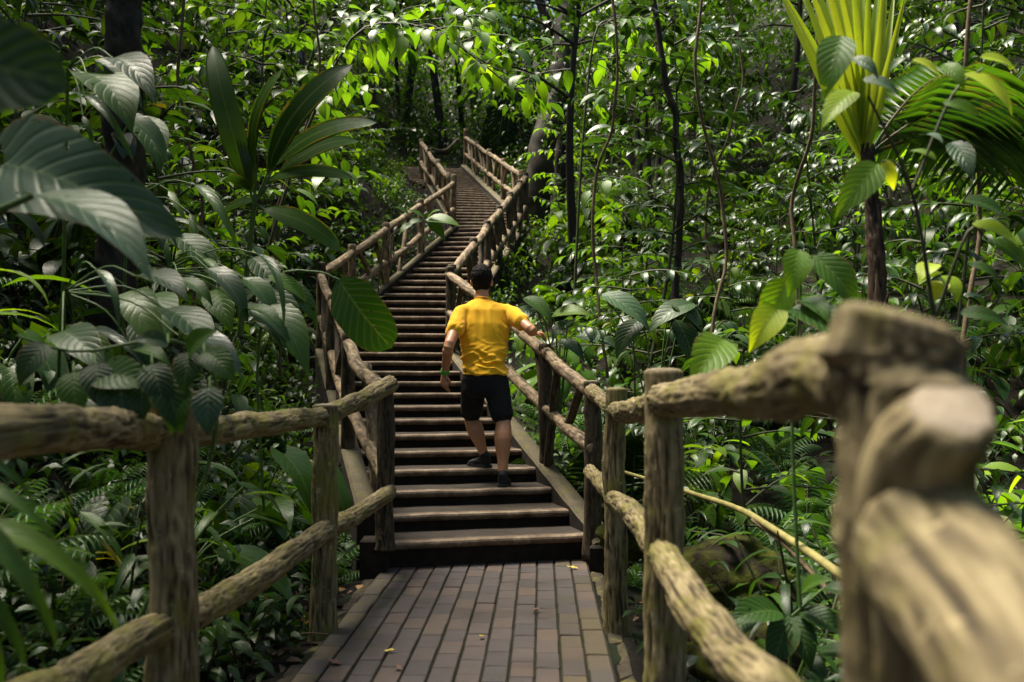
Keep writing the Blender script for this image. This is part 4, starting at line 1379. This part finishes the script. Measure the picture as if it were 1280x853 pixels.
scatter('low', 26, 2.2, 8, 'left', .34, (.6, 1.0), dmax=2.4, dmin=.3)
scatter('shrub', 26, 29, 37, None, .4, (.9, 1.6), (440, 800))
scatter('strap', 5, 4.2, 8, 'right', .5, pxr=(850, 1300))
scatter('low', 30, 2.4, 14, 'left', .4, (.7, 1.2))
scatter('low', 40, 2.6, 16, 'right', .4, (.6, 1.1), pxr=(700, 1400))

by = {}
for text, w_, px, o in SCAT: by.setdefault((text, w_), []).append((px, o))
ORD = "first second third fourth fifth sixth seventh eighth ninth tenth eleventh twelfth thirteenth fourteenth fifteenth".split()
for (text, w_), lst in by.items():
    lst.sort(key=lambda a: a[0])
    for k, (px, o) in enumerate(lst):
        n = len(lst)
        if n == 1: e = ""
        elif k == 0: e = ", leftmost"
        elif k == n - 1: e = ", rightmost"
        elif k < n / 2: e = f", {ORD[k]} from left"
        else: e = f", {ORD[n - 1 - k]} from right"
        o["label"] = f"{text} {w_}{e}"

# masses nobody could count: undergrowth on the banks, and the far-off wood
def mass(name, label, n, ymin, ymax, hmax, ll, key, mat, pxr, clump, keep=True, dmin=.25, power=1.0, dmax=99):
    Ms, ts = [], []
    guard = 0
    while len(Ms) < n and guard < n * 3:
        y = ymin + (ymax - ymin) * rng.random() ** power
        x = at(rng.uniform(*pxr), 426, y).x
        guard += clump
        d = max(lerpt(XL, y) - x, x - lerpt(XR, y))
        if y < 29 and d < dmin or d > dmax: continue
        c = Vector((x, y, ground(x, y) + hmax * rng.random() ** 1.5))
        if keep and not clear(c, .22, .15): continue
        bt = rng.random()
        for k in range(clump):
            p = c + Vector((rng.gauss(0, 1), rng.gauss(0, 1), rng.gauss(0, .5))) * ll * 1.6
            g0 = ground(p.x, p.y)
            if p.z < g0: p.z = g0 + ru(0, .06)
            if y < 29 and max(lerpt(XL, p.y) - p.x, p.x - lerpt(XR, p.y)) < dmin * .6: continue
            a = ru(0, 6.283); el = ru(-.6, .35)
            dd = Vector((math.cos(a) * math.cos(el), math.sin(a) * math.cos(el), math.sin(el)))
            Ms.append(frame(p, dd, Vector((ru(-.4, .4), ru(-.4, .4), 1)), ll * ru(.55, 1.2)))
            ts.append(.6 * bt + .4 * rng.random())
    mb = MB(); mb.add_many(LV[key], Ms, ts)
    return tag(mb.build(name, M[mat]), label, "undergrowth" if 'under' in name else "foliage", None, "stuff")


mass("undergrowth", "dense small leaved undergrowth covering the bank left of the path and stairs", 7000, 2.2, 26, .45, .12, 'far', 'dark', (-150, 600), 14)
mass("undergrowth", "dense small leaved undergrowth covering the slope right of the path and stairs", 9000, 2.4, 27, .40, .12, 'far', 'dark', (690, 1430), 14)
mass("undergrowth", "mid green low growth close along the foot of the stair railings", 9000, 6.5, 30, .5, .11, 'far', 'mid', (200, 900), 12, True, .12, 1.0, 2.6)
mass("undergrowth", "dark shaded low leaves behind the left path fence", 3600, 1.6, 8, .3, .10, 'far', 'dark', (-200, 460), 10, True, .15, 1.0, 2.6)
mass("undergrowth", "leafy low growth covering the hillside above the stairs", 9000, 26, 46, 1.2, .22, 'far', 'dark', (-100, 1400), 16, False, .3)
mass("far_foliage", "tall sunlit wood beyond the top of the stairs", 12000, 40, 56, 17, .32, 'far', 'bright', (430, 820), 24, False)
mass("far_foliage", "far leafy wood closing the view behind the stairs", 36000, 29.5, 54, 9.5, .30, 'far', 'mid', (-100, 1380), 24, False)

# ------------------------------------------------------------------ plants one can point to
def P3(px, py, Y): return at(px, py, Y)


def quick_leaf(plant, key, mat, b, tip, up=(0, -.35, 1), wide=1.0, tint=None, name="leaf"):
    """a leaf from point b to point tip; up: which way its upper face looks"""
    if key in ('big', 'quilt', 'heart', 'obl') and 'broad_' + mat in M: mat = 'broad_' + mat
    b, tip = Vector(b), Vector(tip)
    d = tip - b
    s_ = d.length * 1.12
    # leaves droop: start a little above the chord
    n = Vector(up); n = (n - d.normalized() * n.dot(d.normalized())).normalized()
    d2 = d.normalized() + n * .28
    return leaf_obj(key, mat, frame(b, d2, n, s_, s_ * wide), plant, name, tint)


# 1 very near round leaf, left edge
pl = thing("broad_leaf_plant", "very near blurred dark round leaf with a yellow rim at the left edge", "plant", (-1.35, 1.15, .15))
b, tip = P3(-110, 75, 1.3), P3(60, 98, 1.25)
quick_leaf(pl, 'obl', 'dark', b, tip, (0.1, -.9, .1), 1.25, .3)
stems_obj([([pl.location, P3(-260, 300, 1.3), P3(-190, 90, 1.32), b], .012, .006)], pl, 'greenstem')

# 2 large grey-green aroid with two hanging blades
pl = thing("giant_leaf_plant", "large grey green leaf folded over above the left fence", "plant", (-1.55, 2.3, -.1))
a = P3(-30, 262, 2.25)
quick_leaf(pl, 'heart', 'grey', P3(5, 205, 2.35), P3(195, 272, 2.2), (.15, -.95, .25), .8, .5)
quick_leaf(pl, 'big', 'grey', P3(40, 245, 2.15), P3(185, 308, 2.0), (.2, -.35, .95), .9, .8)
stems_obj([([pl.location, P3(-120, 420, 2.3), P3(-40, 290, 2.2), P3(40, 245, 2.15)], .014, .008), ([P3(-120, 420, 2.3), P3(-70, 250, 2.4), P3(-5, 185, 2.35)], .011, .007)], pl, 'greenstem')

# 3 near blade-leaved plant bottom left
pl = thing("blade_leaf_plant", "near blurred plant with long arching blade leaves at the lower left corner", "plant", (-1.25, 1.55, .1))
c = P3(-60, 700, 1.6)
for q, (x0, y0, x1, y1) in enumerate(((-60, 600, 70, 640), (-50, 640, 90, 780), (-30, 650, 165, 745), (-60, 700, 55, 830), (-40, 740, 20, 880), (-60, 560, 60, 610))):
    quick_leaf(pl, 'blade', 'mid' if q % 2 else 'bright', P3(x0, y0, 1.6 + .05 * q), P3(x1, y1, 1.55 + .07 * q), (.2, -.55, .8), 1.0)
stems_obj([([pl.location, P3(-120, 760, 1.65), P3(-50, 640, 1.6)], .01, .006)], pl, 'greenstem')

# 4 quilted leaves over the left handrail
pl = thing("climbing_vine", "quilted leaves of a climber hanging over the left fence rail", "vine", (-1.6, 3.1, -.1))
vx = [(235, 445, 262, 405), (150, 470, 158, 545), (240, 440, 228, 480), (262, 484, 258, 532), (92, 465, 95, 512), (210, 430, 170, 415), (120, 470, 185, 468), (60, 430, 20, 470), (205, 470, 225, 528), (190, 455, 205, 500), (228, 478, 212, 530), (180, 470, 176, 515), (255, 440, 290, 462), (118, 455, 130, 500)]
hub = P3(215, 425, 3.0)
st = [([pl.location, P3(240, 640, 3.2), P3(270, 480, 3.15), hub, P3(100, 440, 2.9), P3(20, 420, 2.85)], .008, .004)]
for q, (x0, y0, x1, y1) in enumerate(vx):
    quick_leaf(pl, 'quilt', 'grey' if q in (1, 3) else ('mid', 'dark')[q % 2], P3(x0, y0, 2.72), P3(x1, y1 + 6, 2.66), (.1, -.8, .6), 1.15)
    st.append(([P3(x0, y0 - 12, 2.9), P3(x0, y0, 2.72)], .004, .003))
stems_obj(st, pl, 'greenstem')

# 5 pleated palm-like plant
pl = thing("pleated_palm", "young palm with broad pleated leaves rising above the left bank", "palm", tuple(P3(300, 420, 6.2)))
c = P3(318, 255, 6.0)
fans = [(335, 215, 412, 80, .62), (345, 205, 452, 140, .62), (350, 215, 440, 165, .55), (335, 225, 430, 210, .5), (330, 262, 425, 300, .8), (320, 225, 268, 130, .5), (312, 235, 262, 60, .45), (318, 215, 330, 92, .45), (312, 238, 275, 215, .6), (320, 250, 262, 275, .5), (318, 240, 300, 170, .5)]
st = [([pl.location, c], .022, .016)]
for q, (x0, y0, x1, y1, w_) in enumerate(fans):
    dy = ru(-.35, .25)
    quick_leaf(pl, 'pleat', 'pleat', P3(x0, y0, 6.0), P3(x1, y1, 6.0 + dy), (ru(-.4, .2), -.75, .55), w_ * 1.5)
    st.append(([c, P3(x0, y0, 6.0)], .008, .006))
stems_obj(st, pl, 'greenstem')

# 6 oblong leaf hanging in front of the stairs
pl = thing("hanging_leaf_plant", "single oblong dark leaf hanging in front of the lower steps", "plant", tuple(P3(330, 640, 5.2)))
b = P3(424, 350, 5.0)
quick_leaf(pl, 'obl', 'mid', b, P3(482, 428, 4.95), (-.45, -.85, .35), 1.35, .45)
quick_leaf(pl, 'big', 'bright', P3(335, 345, 5.0), P3(385, 372, 5.0), (0, -.5, .8), 1.0)
quick_leaf(pl, 'big', 'mid', P3(352, 352, 5.05), P3(398, 398, 5.0), (.2, -.6, .8), .9)
quick_leaf(pl, 'big', 'dark', P3(340, 350, 5.05), P3(290, 390, 5.0), (-.2, -.6, .8), .9)
stems_obj([([pl.location, P3(322, 450, 5.1), P3(345, 350, 5.05), P3(395, 340, 5.0), b], .009, .005)], pl, 'greenstem')

# 7 branch of bright leaves, upper right
pl = thing("bright_leaf_sapling", "sapling with thin branches of large bright yellow green leaves at the upper right", "sapling", tuple(P3(1190, 900, 3.1)))
br = [P3(1195, 560, 3.1), P3(1168, 400, 3.05), P3(1140, 240, 3.0), P3(1085, 120, 2.95)]
lv = [(1052, 45, 1032, 110, 'bright'), (1066, 72, 1098, 92, 'grey'), (1078, 100, 1125, 112, 'grey'), (1112, 88, 1132, 70, 'grey'), (1068, 115, 1030, 148, 'yellow'), (1098, 205, 1050, 262, 'bright'), (1140, 75, 1178, 92, 'yellow'), (1205, 92, 1270, 132, 'yellow'), (1178, 128, 1230, 145, 'bright'), (1225, 72, 1275, 85, 'yellow'), (1190, 178, 1215, 215, 'grey'), (1150, 170, 1178, 172, 'grey'), (1205, 250, 1265, 270, 'mid'), (1215, 280, 1275, 300, 'yellow'), (1240, 300, 1290, 335, 'bright'), (1105, 200, 1118, 235, 'yellow'), (1180, 80, 1205, 105, 'bright'), (1170, 200, 1140, 185, 'bright'), (1210, 330, 1250, 345, 'mid'), (1200, 392, 1260, 400, 'mid')]
st = [([pl.location] + br, .010, .004), ([P3(1168, 400, 3.05), P3(1210, 290, 3.0), P3(1235, 300, 3.0)], .006, .004), ([P3(1140, 240, 3.0), P3(1190, 120, 3.0), P3(1230, 85, 3.0)], .006, .003), ([P3(1140, 240, 3.0), P3(1120, 205, 3.0), P3(1100, 202, 3.0)], .004, .003)]
for q, (x0, y0, x1, y1, m_) in enumerate(lv):
    dy = ru(-.05, .08)
    quick_leaf(pl, 'big', m_, P3(x0, y0, 3.0), P3(x1, y1, 2.95 + dy), (ru(-.3, .3), -.62, .65), 1.0)
stems_obj(st, pl, 'stem')

# 8 quilted cluster
pl = thing("quilted_leaf_shrub", "three large ribbed leaves above the thick right handrail", "shrub", tuple(P3(1000, 760, 3.3)))
for (x0, y0, x1, y1, m_) in ((998, 312, 990, 362, 'bright'), (985, 348, 952, 412, 'bright'), (1016, 320, 1075, 378, 'mid'), (905, 425, 870, 468, 'bright'), (1000, 375, 1035, 392, 'mid'), (975, 380, 940, 432, 'yellow'), (990, 385, 1060, 420, 'mid')):
    quick_leaf(pl, 'quilt', m_, P3(x0, y0, 3.3), P3(x1, y1, 3.2 + ru(-.1, .1)), (ru(-.2, .2), -.75, .6), 1.0)
stems_obj([([pl.location, P3(990, 520, 3.35), P3(1000, 380, 3.3), P3(998, 312, 3.3)], .007, .004), ([P3(990, 520, 3.35), P3(940, 440, 3.3), P3(905, 425, 3.3)], .005, .003)], pl, 'greenstem')

# 9 palm: fibrous trunk, yellow fan, dark arching fronds
pl = thing("palm_tree", "palm with reddish fibrous trunk and one bright yellow pleated fan leaf", "palm", tuple(P3(1092, 720, 5.0)))
tk = [P3(1092, 760, 5.0), P3(1095, 380, 5.0), P3(1086, 180, 5.0)]
log("trunk", tk, .046, .034, M['palmtrunk'], pl, seg=26, step=.025, amp=.40, freq=1.6)
for q in range(12):                                   # old leaf bases and hanging fibre
    a_ = q * 2.4; z_ = .35 + .9 * (q / 12)
    b = Vector(tk[0]).lerp(Vector(tk[1]), .3 + .7 * q / 12)
    o_ = Vector((math.cos(a_), math.sin(a_), 0))
    log("leaf_base", [b + o_ * .03, b + o_ * .055 + Vector((0, 0, .10)), b + o_ * ru(.07, .10) + Vector((0, 0, ru(.16, .26)))], .018, .006, M['palmtrunk'], pl, seg=7, step=.03, amp=.2, cutcap=False)
fan_c = P3(1078, 205, 5.0)
mb = MB()
lf = leafmesh(1, .062, 'lance', .16, .9, 14, 2, tw=.4)
Ms = []
for q in range(24):
    u = q / 23
    x1 = 968 + u * 175; y1 = -30 - 60 * math.sin(math.pi * u)
    st_ = fan_c.lerp(P3(1068, 110, 5.0), .55 * (1 - abs(2 * u - 1)))       # leaflets leave the midrib one after the other
    e = P3(x1, y1, 5.0 + .25 * math.sin(q * 2.1))
    d = e - st_
    Ms.append(frame(st_ - Vector(pl.location), d, (ru(-.5, .5), -1, .3), d.length, d.length * 1.1))
mb.add_many(lf, Ms, [ru(.2, .9) for _ in Ms])
mb.build("fan_leaf", M['fan'], pl)
for (x1, y1, dy) in ((1290, 150, .2), (1240, 85, .7), (1220, 160, .9), (1290, 230, .6)):
    b = P3(1086, 195, 5.0); e = P3(x1, y1, 5 + dy)
    d = e - b
    leaf_obj('palm', 'mid', frame(b, d + Vector((0, 0, .3)), (0, -.3, 1), d.length * 1.15), pl, "frond")

# 10 yellow leaves low right
pl = thing("yellow_leaf_plant", "few small yellow leaves on a thin stem beside the palm trunk", "plant", tuple(P3(1185, 700, 3.6)))
for (x0, y0, x1, y1) in ((1172, 340, 1150, 348), (1178, 345, 1200, 372), (1176, 352, 1168, 372), (1168, 330, 1150, 345)):
    quick_leaf(pl, 'quilt', 'yellow', P3(x0, y0, 3.6), P3(x1, y1, 3.55), (0, -.35, 1), 1.5)
stems_obj([([pl.location, P3(1190, 480, 3.6), P3(1176, 345, 3.6)], .005, .003)], pl, 'stem')

# 11 big aroid leaves on the slope
for (cx, cy, Y, lab, lst) in (
    (820, 470, 7.6, "pair of large dark paddle leaves right of the man with white flecked neighbours", ((752, 368, 812, 402, 'grey'), (868, 380, 812, 405, 'dark'), (840, 380, 880, 408, 'dark'), (800, 400, 770, 440, 'mid'), (845, 400, 870, 455, 'dark'))),
    (700, 440, 8.6, "pale spotted broad leaves just above the man's hand", ((655, 372, 690, 396, 'mid'), (668, 385, 640, 402, 'grey'), (690, 395, 735, 388, 'mid'), (715, 402, 690, 420, 'mid'), (720, 420, 770, 428, 'grey'), (700, 425, 730, 445, 'grey')))):
    pl = thing("paddle_leaf_plant", lab, "plant", tuple(P3(cx, cy + 90, Y)))
    st = []
    for (x0, y0, x1, y1, m_) in lst:
        quick_leaf(pl, 'big', m_, P3(x0, y0, Y), P3(x1, y1, Y - .15), (ru(-.2, .2), -.55, .8), 1.1)
        st.append(([pl.location, P3((cx + x0) / 2, (cy + y0) / 2, Y), P3(x0, y0, Y)], .008, .005))
    stems_obj(st, pl, 'greenstem')

# 12 drooping long leaves on the left bank
for q, (lab, box, n_, ms) in enumerate((
    ("cluster of drooping grey green spotted leaves above the left handrail", (170, 310, 345, 405), 14, ('grey', 'mid', 'mid', 'bright')),
    ("arching long leaves beside the giant grey leaf at the upper left", (80, 60, 190, 150), 8, ('mid', 'dark', 'mid')),
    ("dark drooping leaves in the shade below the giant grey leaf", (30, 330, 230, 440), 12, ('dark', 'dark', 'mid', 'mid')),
    ("long narrow pale leaves sweeping down left of the pleated palm", (175, 225, 245, 320), 8, ('mid', 'dark', 'mid')))):
    Y0 = (4.9, 4.2, 3.7, 5.4)[q]
    x0, y0, x1, y1 = box
    rt = hit((x0 + x1) / 2 - 60, 560)
    pl = thing("drooping_leaf_plant", lab, "plant", tuple(rt))
    hub = P3((x0 + x1) / 2 - 50, (y0 + y1) / 2 - 20, Y0 + .15)
    st = [([rt, rt.lerp(hub, .6) + Vector((0, 0, .2)), hub], .011, .007)]
    for k in range(n_):
        bx, by = ru(x0, x1), ru(y0, y1)
        a_ = R(ru(5, 75)); ln = ru(42, 84)
        yy = Y0 + ru(-.4, .4)
        b, tip = P3(bx, by, yy), P3(bx + ln * math.cos(a_), by + ln * math.sin(a_), yy - ru(.05, .3))
        quick_leaf(pl, ('ell2', 'big', 'big', 'blade')[k % 4] if q < 3 else ('blade', 'lance', 'blade', 'big')[k % 4], rng.choice(ms), b, tip, (ru(-.2, .5), -.55, .8), ru(.75, 1.05))
        st.append(([hub, hub.lerp(b, .6) + Vector((0, 0, .06)), b], .005, .003))
    stems_obj(st, pl, 'greenstem')

# 13 broad spotted leaves bottom right
pl = thing("spotted_leaf_shrub", "low shrub with broad ribbed leaves at the foot of the thick end post", "shrub", tuple(P3(985, 880, 3.4)))
for (x0, y0, x1, y1) in ((985, 770, 965, 835), (990, 770, 1015, 830), (1000, 765, 1060, 790), (975, 765, 915, 770), (1025, 815, 1075, 820), (1010, 820, 1030, 850), (940, 770, 905, 800), (960, 800, 945, 850), (1030, 735, 1070, 745), (1000, 745, 1030, 720)):
    quick_leaf(pl, 'quilt', rng.choice(('dark', 'mid', 'mid')), P3(x0, y0, 3.4), P3(x1, y1, 3.3), (ru(-.2, .2), -.6, .75), 1.0)
stems_obj([([pl.location, P3(990, 770, 3.4)], .007, .005), ([pl.location, P3(1010, 815, 3.4), P3(1025, 815, 3.4)], .006, .004), ([P3(990, 770, 3.4), P3(1030, 735, 3.4)], .005, .004)], pl, 'greenstem')

# 14 sprig of bright leaves at the left railing of the middle flight
pl = thing("bright_sprig", "small bright green sprig in front of the left railing of the middle flight", "sapling", tuple(P3(470, 400, 11.5)))
for (x0, y0, x1, y1) in ((532, 275, 572, 279), (535, 277, 555, 297), (530, 273, 512, 262), (528, 276, 508, 281), (535, 272, 548, 262), (515, 280, 500, 290), (512, 270, 495, 258)):
    quick_leaf(pl, 'ell', 'bright', P3(x0, y0, 11.2), P3(x1, y1, 11.1), (0, -.6, .8), 1.1)
stems_obj([([pl.location, P3(480, 310, 11.4), P3(515, 278, 11.2), P3(534, 276, 11.2)], .009, .004)], pl, 'stem')

# shrubs growing through the right railing of the middle flight
for q, (px, Y, s_) in enumerate(((642, 15.6, .62), (668, 17.6, .7), (622, 14.2, .5))):
    x = at(px, 300, Y).x
    lm, sm = P_shrub[(q + 2) % 6]
    place_meshes("shrub", ("leafy bush leaning on the middle of the long right railing", "leafy bush at the upper end of the long right railing", "small leafy bush poking through the long right railing behind the man")[q], "shrub", None, lm, sm, (x, Y, ground(x, Y) - .02), q * 2.1, s_ * 1.3, "foliage", "stem")

# 15 pale tree fern far behind the stairs
pl = thing("tree_fern", "pale grey green tree fern frond hanging behind the upper railing", "fern", tuple(P3(640, 215, 31)))
top = P3(642, 100, 31)
log("trunk", [P3(640, 250, 31), top], .16, .12, M['trunk'], pl, seg=10, step=.2)
for (x1, y1) in ((650, 205), (690, 195), (600, 150), (705, 140), (625, 205), (580, 110), (672, 60)):
    d = P3(x1, y1, 30.2) - top
    leaf_obj('palmfar', 'grey', frame(top, d + Vector((0, 0, 1.0)), (0, -.6, 1), d.length * 1.15), pl, "frond")

# 16 dark trunks
for lab, pts, r0, r1 in (
    ("dark leaning tree trunk behind the end of the middle railing", [P3(668, 320, 21), P3(678, 190, 21), P3(700, 100, 21.5), P3(712, -20, 22), P3(720, -120, 22)], .30, .20),
    ("second thin dark trunk right of the leaning trunk", [P3(694, 310, 22), P3(702, 170, 22), P3(690, 60, 22), P3(655, -60, 22)], .14, .10),
    ("thin dark forked trunk above the leaves at the upper right", [P3(840, 480, 11), P3(850, 230, 11), P3(830, 90, 11), P3(810, -60, 11)], .045, .03)):
    pl = thing("tree", lab, "tree", tuple(pts[0]))
    log("trunk", pts, r0, r1, M['trunk'], pl, seg=18, step=.12, amp=.14, wob=.05)
    st = []
    for q in range(4):
        f_ = ru(.45, .9)
        p = Vector(smooth_path(pts, 21)[int(f_ * 20)])
        e = p + Vector((ru(-1, 1), ru(-.6, .6), ru(.3, 1.1))) * r0 * 6
        st.append(([p, p.lerp(e, .5) + Vector((0, 0, .1)), e], r0 * .22, r0 * .08))
    stems_obj(st, pl, 'trunk', "limb", 7)["kind"] = "stuff"

# 16b lianas hanging among the trees
for q, (x0, x1, Y, bow) in enumerate(((742, 760, 9, 25), (905, 880, 8, -30), (868, 925, 12, 40), (1010, 1000, 7, 18), (250, 232, 8, -22), (380, 352, 10, 26), (1230, 1205, 6, -20))):
    pts = [P3(x0, -140, Y), P3((x0 * 2 + x1) / 3 + bow, 90, Y), P3((x0 + 2 * x1) / 3 - bow * .6, 270, Y + .2), hit(x1, 520) if q < 0 else P3(x1, 470, Y)]
    pl = thing("liana", ("thin liana hanging just right of the leaning trunk", "liana bowing left in front of the right slope", "long slanting liana crossing the middle of the right slope", "short thin liana left of the palm trunk", "liana in front of the left bank by the dark trunk", "liana beside the pleated palm", "liana at the right edge behind the bright leaves")[q], "vine", tuple(pts[-1]))
    log("stem", pts, .012, .016, M['twig'], pl, seg=7, step=.12, amp=.2, wob=.04, cutcap=False)

# 17 overhanging sprays of sunlit leaves at the top
lab = ["bright sunlit leaf spray arching over the stairs from the upper left", "layered bright branch crossing the top of the view left of the stairs", "sunlit branch with drooping leaves over the upper middle"]
for q, (pts, Y) in enumerate((([(330, 330), (430, 60), (540, 40), (640, 110)], 9.5), ([(350, 250), (400, 40), (470, 30), (600, 20)], 11), ([(720, 330), (740, 60), (780, 30), (860, 60)], 12))):
    pl = thing("leaning_sapling", lab[q], "sapling", tuple(P3(pts[0][0], pts[0][1] + 60, Y)))
    Q = smooth_path([pl.location] + [P3(x, y, Y) for x, y in pts], 24)
    st = [([tuple(p) for p in Q[::3]] + [tuple(Q[-1])], .022, .008)]
    for k in range(8, 24):
        for s_ in (-1, 1):
            p = Vector(Q[k]); d = Vector((ru(.1, .9), s_ * ru(.4, 1), ru(-.4, .1))).normalized()
            e = p + d * ru(.5, .9)
            st.append(([p, p.lerp(e, .5) + Vector((0, 0, .05)), e], .006, .003))
            for m_ in range(5):
                b = p.lerp(e, .25 + .18 * m_)
                dd = d * .5 + Vector((ru(-.7, .7), ru(-.7, .7), ru(-.5, .1)))
                leaf_obj('ell', rng.choice(('bright', 'bright', 'mid', 'bright')), frame(b, dd, (ru(-.3, .3), ru(-.5, .1), 1), ru(.17, .30)), pl)
    stems_obj(st, pl, 'stem')

# 18 ferns one can point to, frond by frond
for q, (px, py, n_, s_) in enumerate(((70, 800, 9, .55), (345, 640, 12, .62), (290, 690, 11, .55), (392, 600, 10, .6), (120, 690, 9, .6), (330, 560, 11, .6))):
    c = hit(px, py, .02)
    pl = thing("fern", ("low feathery fern under the left fence at the bottom corner", "bushy fern behind the middle post of the left fence", "fern in shade between the first two posts of the left fence", "fern on the bank beside the foot of the stairs", "shaded fern behind the left fence near the corner", "upper fern above the middle rail of the left fence")[q], "fern", tuple(c))
    for key, mtx, tt in f_fern(n_, s_ * (.75 + .05 * c.y))[0]:
        leaf_obj(key, 'fern', Matrix.Translation(c) @ Matrix([list(map(float, r_)) for r_ in mtx]), pl, "frond")
    stems_obj([([c + Vector((0, 0, -.08)), c + Vector((0, 0, .05))], .03, .02)], pl, 'twig', "root_crown")

# ------------------------------------------------------------------ rock, pole, litter
def rock(label, c, r, seed):
    bm = bmesh.new()
    bmesh.ops.create_icosphere(bm, subdivisions=5, radius=1)
    for v in bm.verts:
        n_ = v.co.copy()
        k = 1 + .28 * noise.noise(n_ * 1.4 + Vector((seed, 0, 0))) + .12 * noise.noise(n_ * 3.5 + Vector((0, seed, 0))) + .05 * noise.noise(n_ * 9)
        v.co = Vector((n_.x * r[0], n_.y * r[1], n_.z * r[2])) * k
    me = bpy.data.meshes.new("rock"); bm.to_mesh(me); bm.free()
    me.polygons.foreach_set("use_smooth", np.ones(len(me.polygons), bool))
    me.materials.append(M['rock'])
    o = link(bpy.data.objects.new("rock", me)); o.location = c
    return tag(o, label, "rock")


rock("dark mossy boulder in the gully beyond the right fence", P3(905, 735, 4.6), (.33, .30, .22), 3)
rock("smaller shaded rock below the boulder beside the spotted leaves", P3(930, 820, 4.0), (.20, .2, .15), 8)
rock("low stone behind the right fence near the stair foot", P3(800, 665, 6.6), (.25, .2, .16), 5)
pole = thing("bamboo_pole", "thin yellowish bamboo pole lying diagonally behind the right fence", "pole", tuple(P3(1065, 728, 3.3)))
log("cane", [P3(780, 590, 7.0), P3(900, 628, 5.0), P3(960, 658, 4.2), P3(1068, 730, 3.3)], .012, .017, M['bamboo'], pole, seg=10, step=.05, amp=.12, wob=.004)
pole = thing("bamboo_pole", "second shorter cane in shade under the long bamboo pole", "pole", tuple(P3(1040, 740, 3.5)))
log("cane", [P3(940, 650, 4.4), P3(990, 690, 3.9), P3(1040, 745, 3.5)], .008, .01, M['twig'], pole, seg=8, step=.05)

t = NT("fallen_leaf_yellow"); t.bump(t.noise(t.geo(), 90, 3), .4, .003)
M['fly'] = t.set(base=(0.55, 0.42, 0.05), rough=.6)
t = NT("fallen_leaf_brown"); t.bump(t.noise(t.geo(), 90, 3), .5, .003)
M['flb'] = t.set(base=(0.13, 0.06, 0.035), rough=.7)
t = NT("fallen_leaf_tan"); t.bump(t.noise(t.geo(), 90, 3), .5, .003)
M['flt'] = t.set(base=(0.42, 0.20, 0.06), rough=.7)
LV['fall'] = leafmesh(1, .5, 'tip', -.25, .35, 10, 4, .06, 14)


def fallen(px, py, size, mat, ang, label, z=None):
    p = at(px, py, 1.0) - CAM
    k = ((z if z is not None else 0.004) - CAM.z) / p.z
    c = CAM + p * k
    mb = MB(); mb.add(*LV['fall'])
    o = mb.build("fallen_leaf", M[mat])
    o.scale = (size, size, size)
    o.location = c + Vector((0, 0, .006))
    o.rotation_euler = (0, 0, R(ang))
    tag(o, label, "leaf", "fallen leaves on the path")
    return o


fallen(722, 712, .085, 'fly', 70, "pale yellow fallen leaf on the blocks near the top right of the path")
fallen(604, 796, .05, 'fly', 160, "tiny yellow fallen leaf in the middle of the path")
fallen(480, 816, .06, 'fly', -80, "orange yellow fallen leaf on the left part of the path")
fallen(425, 832, .08, 'flb', 60, "curled brown fallen leaf near the left edge of the path")
fallen(664, 764, .06, 'flb', -85, "small dark scrap of leaf lying across a joint on the path")
fallen(383, 781, .10, 'flt', 20, "tan fallen leaf at the foot of the left middle fence post")
fallen(500, 838, .05, 'flb', 30, "small dark curled leaf near the bottom of the path")
fallen(800, 755, .12, 'flt', -60, "large orange brown dead leaf beside the right fence post", -.1)
fallen(672, 698, .05, 'flt', 80, "little brown leaf against the lowest step")
# dry twig beside the path
tw = thing("twig", "thin dry twig on the soil at the left edge of the path", "twig", tuple(P3(350, 805, 5.0)))
stems_obj([([P3(352, 802, 4.9), P3(380, 792, 4.95), P3(410, 793, 4.95)], .006, .003)], tw, 'twig', "twig")

# litter on the soil, hanging lianas
Ms, ts = [], []
for q in range(1500):
    y = ru(1.5, 9); x = rng.choice((-1, 1)) * ru(0, 2.2); x = (lerpt(XL, y) - .02 - abs(x)) if x < 0 else (lerpt(XR, y) + .06 + x)
    a = ru(0, 6.28)
    Ms.append(frame((x, y, ground(x, y) + .015), (math.cos(a), math.sin(a), ru(-.2, .3)), (ru(-.5, .5), ru(-.5, .5), 1), ru(.04, .11))); ts.append(rng.random())
mb = MB(); mb.add_many(LV['far'], Ms, ts)
t = NT("leaf_litter")
M['litter'] = t.set(base=t.ramp(t.attr("tint"), [(0, (0.02, 0.012, 0.007)), (.5, (0.05, 0.028, 0.015)), (.9, (0.11, 0.06, 0.03)), (1, (0.28, 0.14, 0.05))]), rough=.75)
tag(mb.build("leaf_litter", M['litter']), "brown dead leaves scattered on the soil beside the path", "leaf litter", None, "stuff")
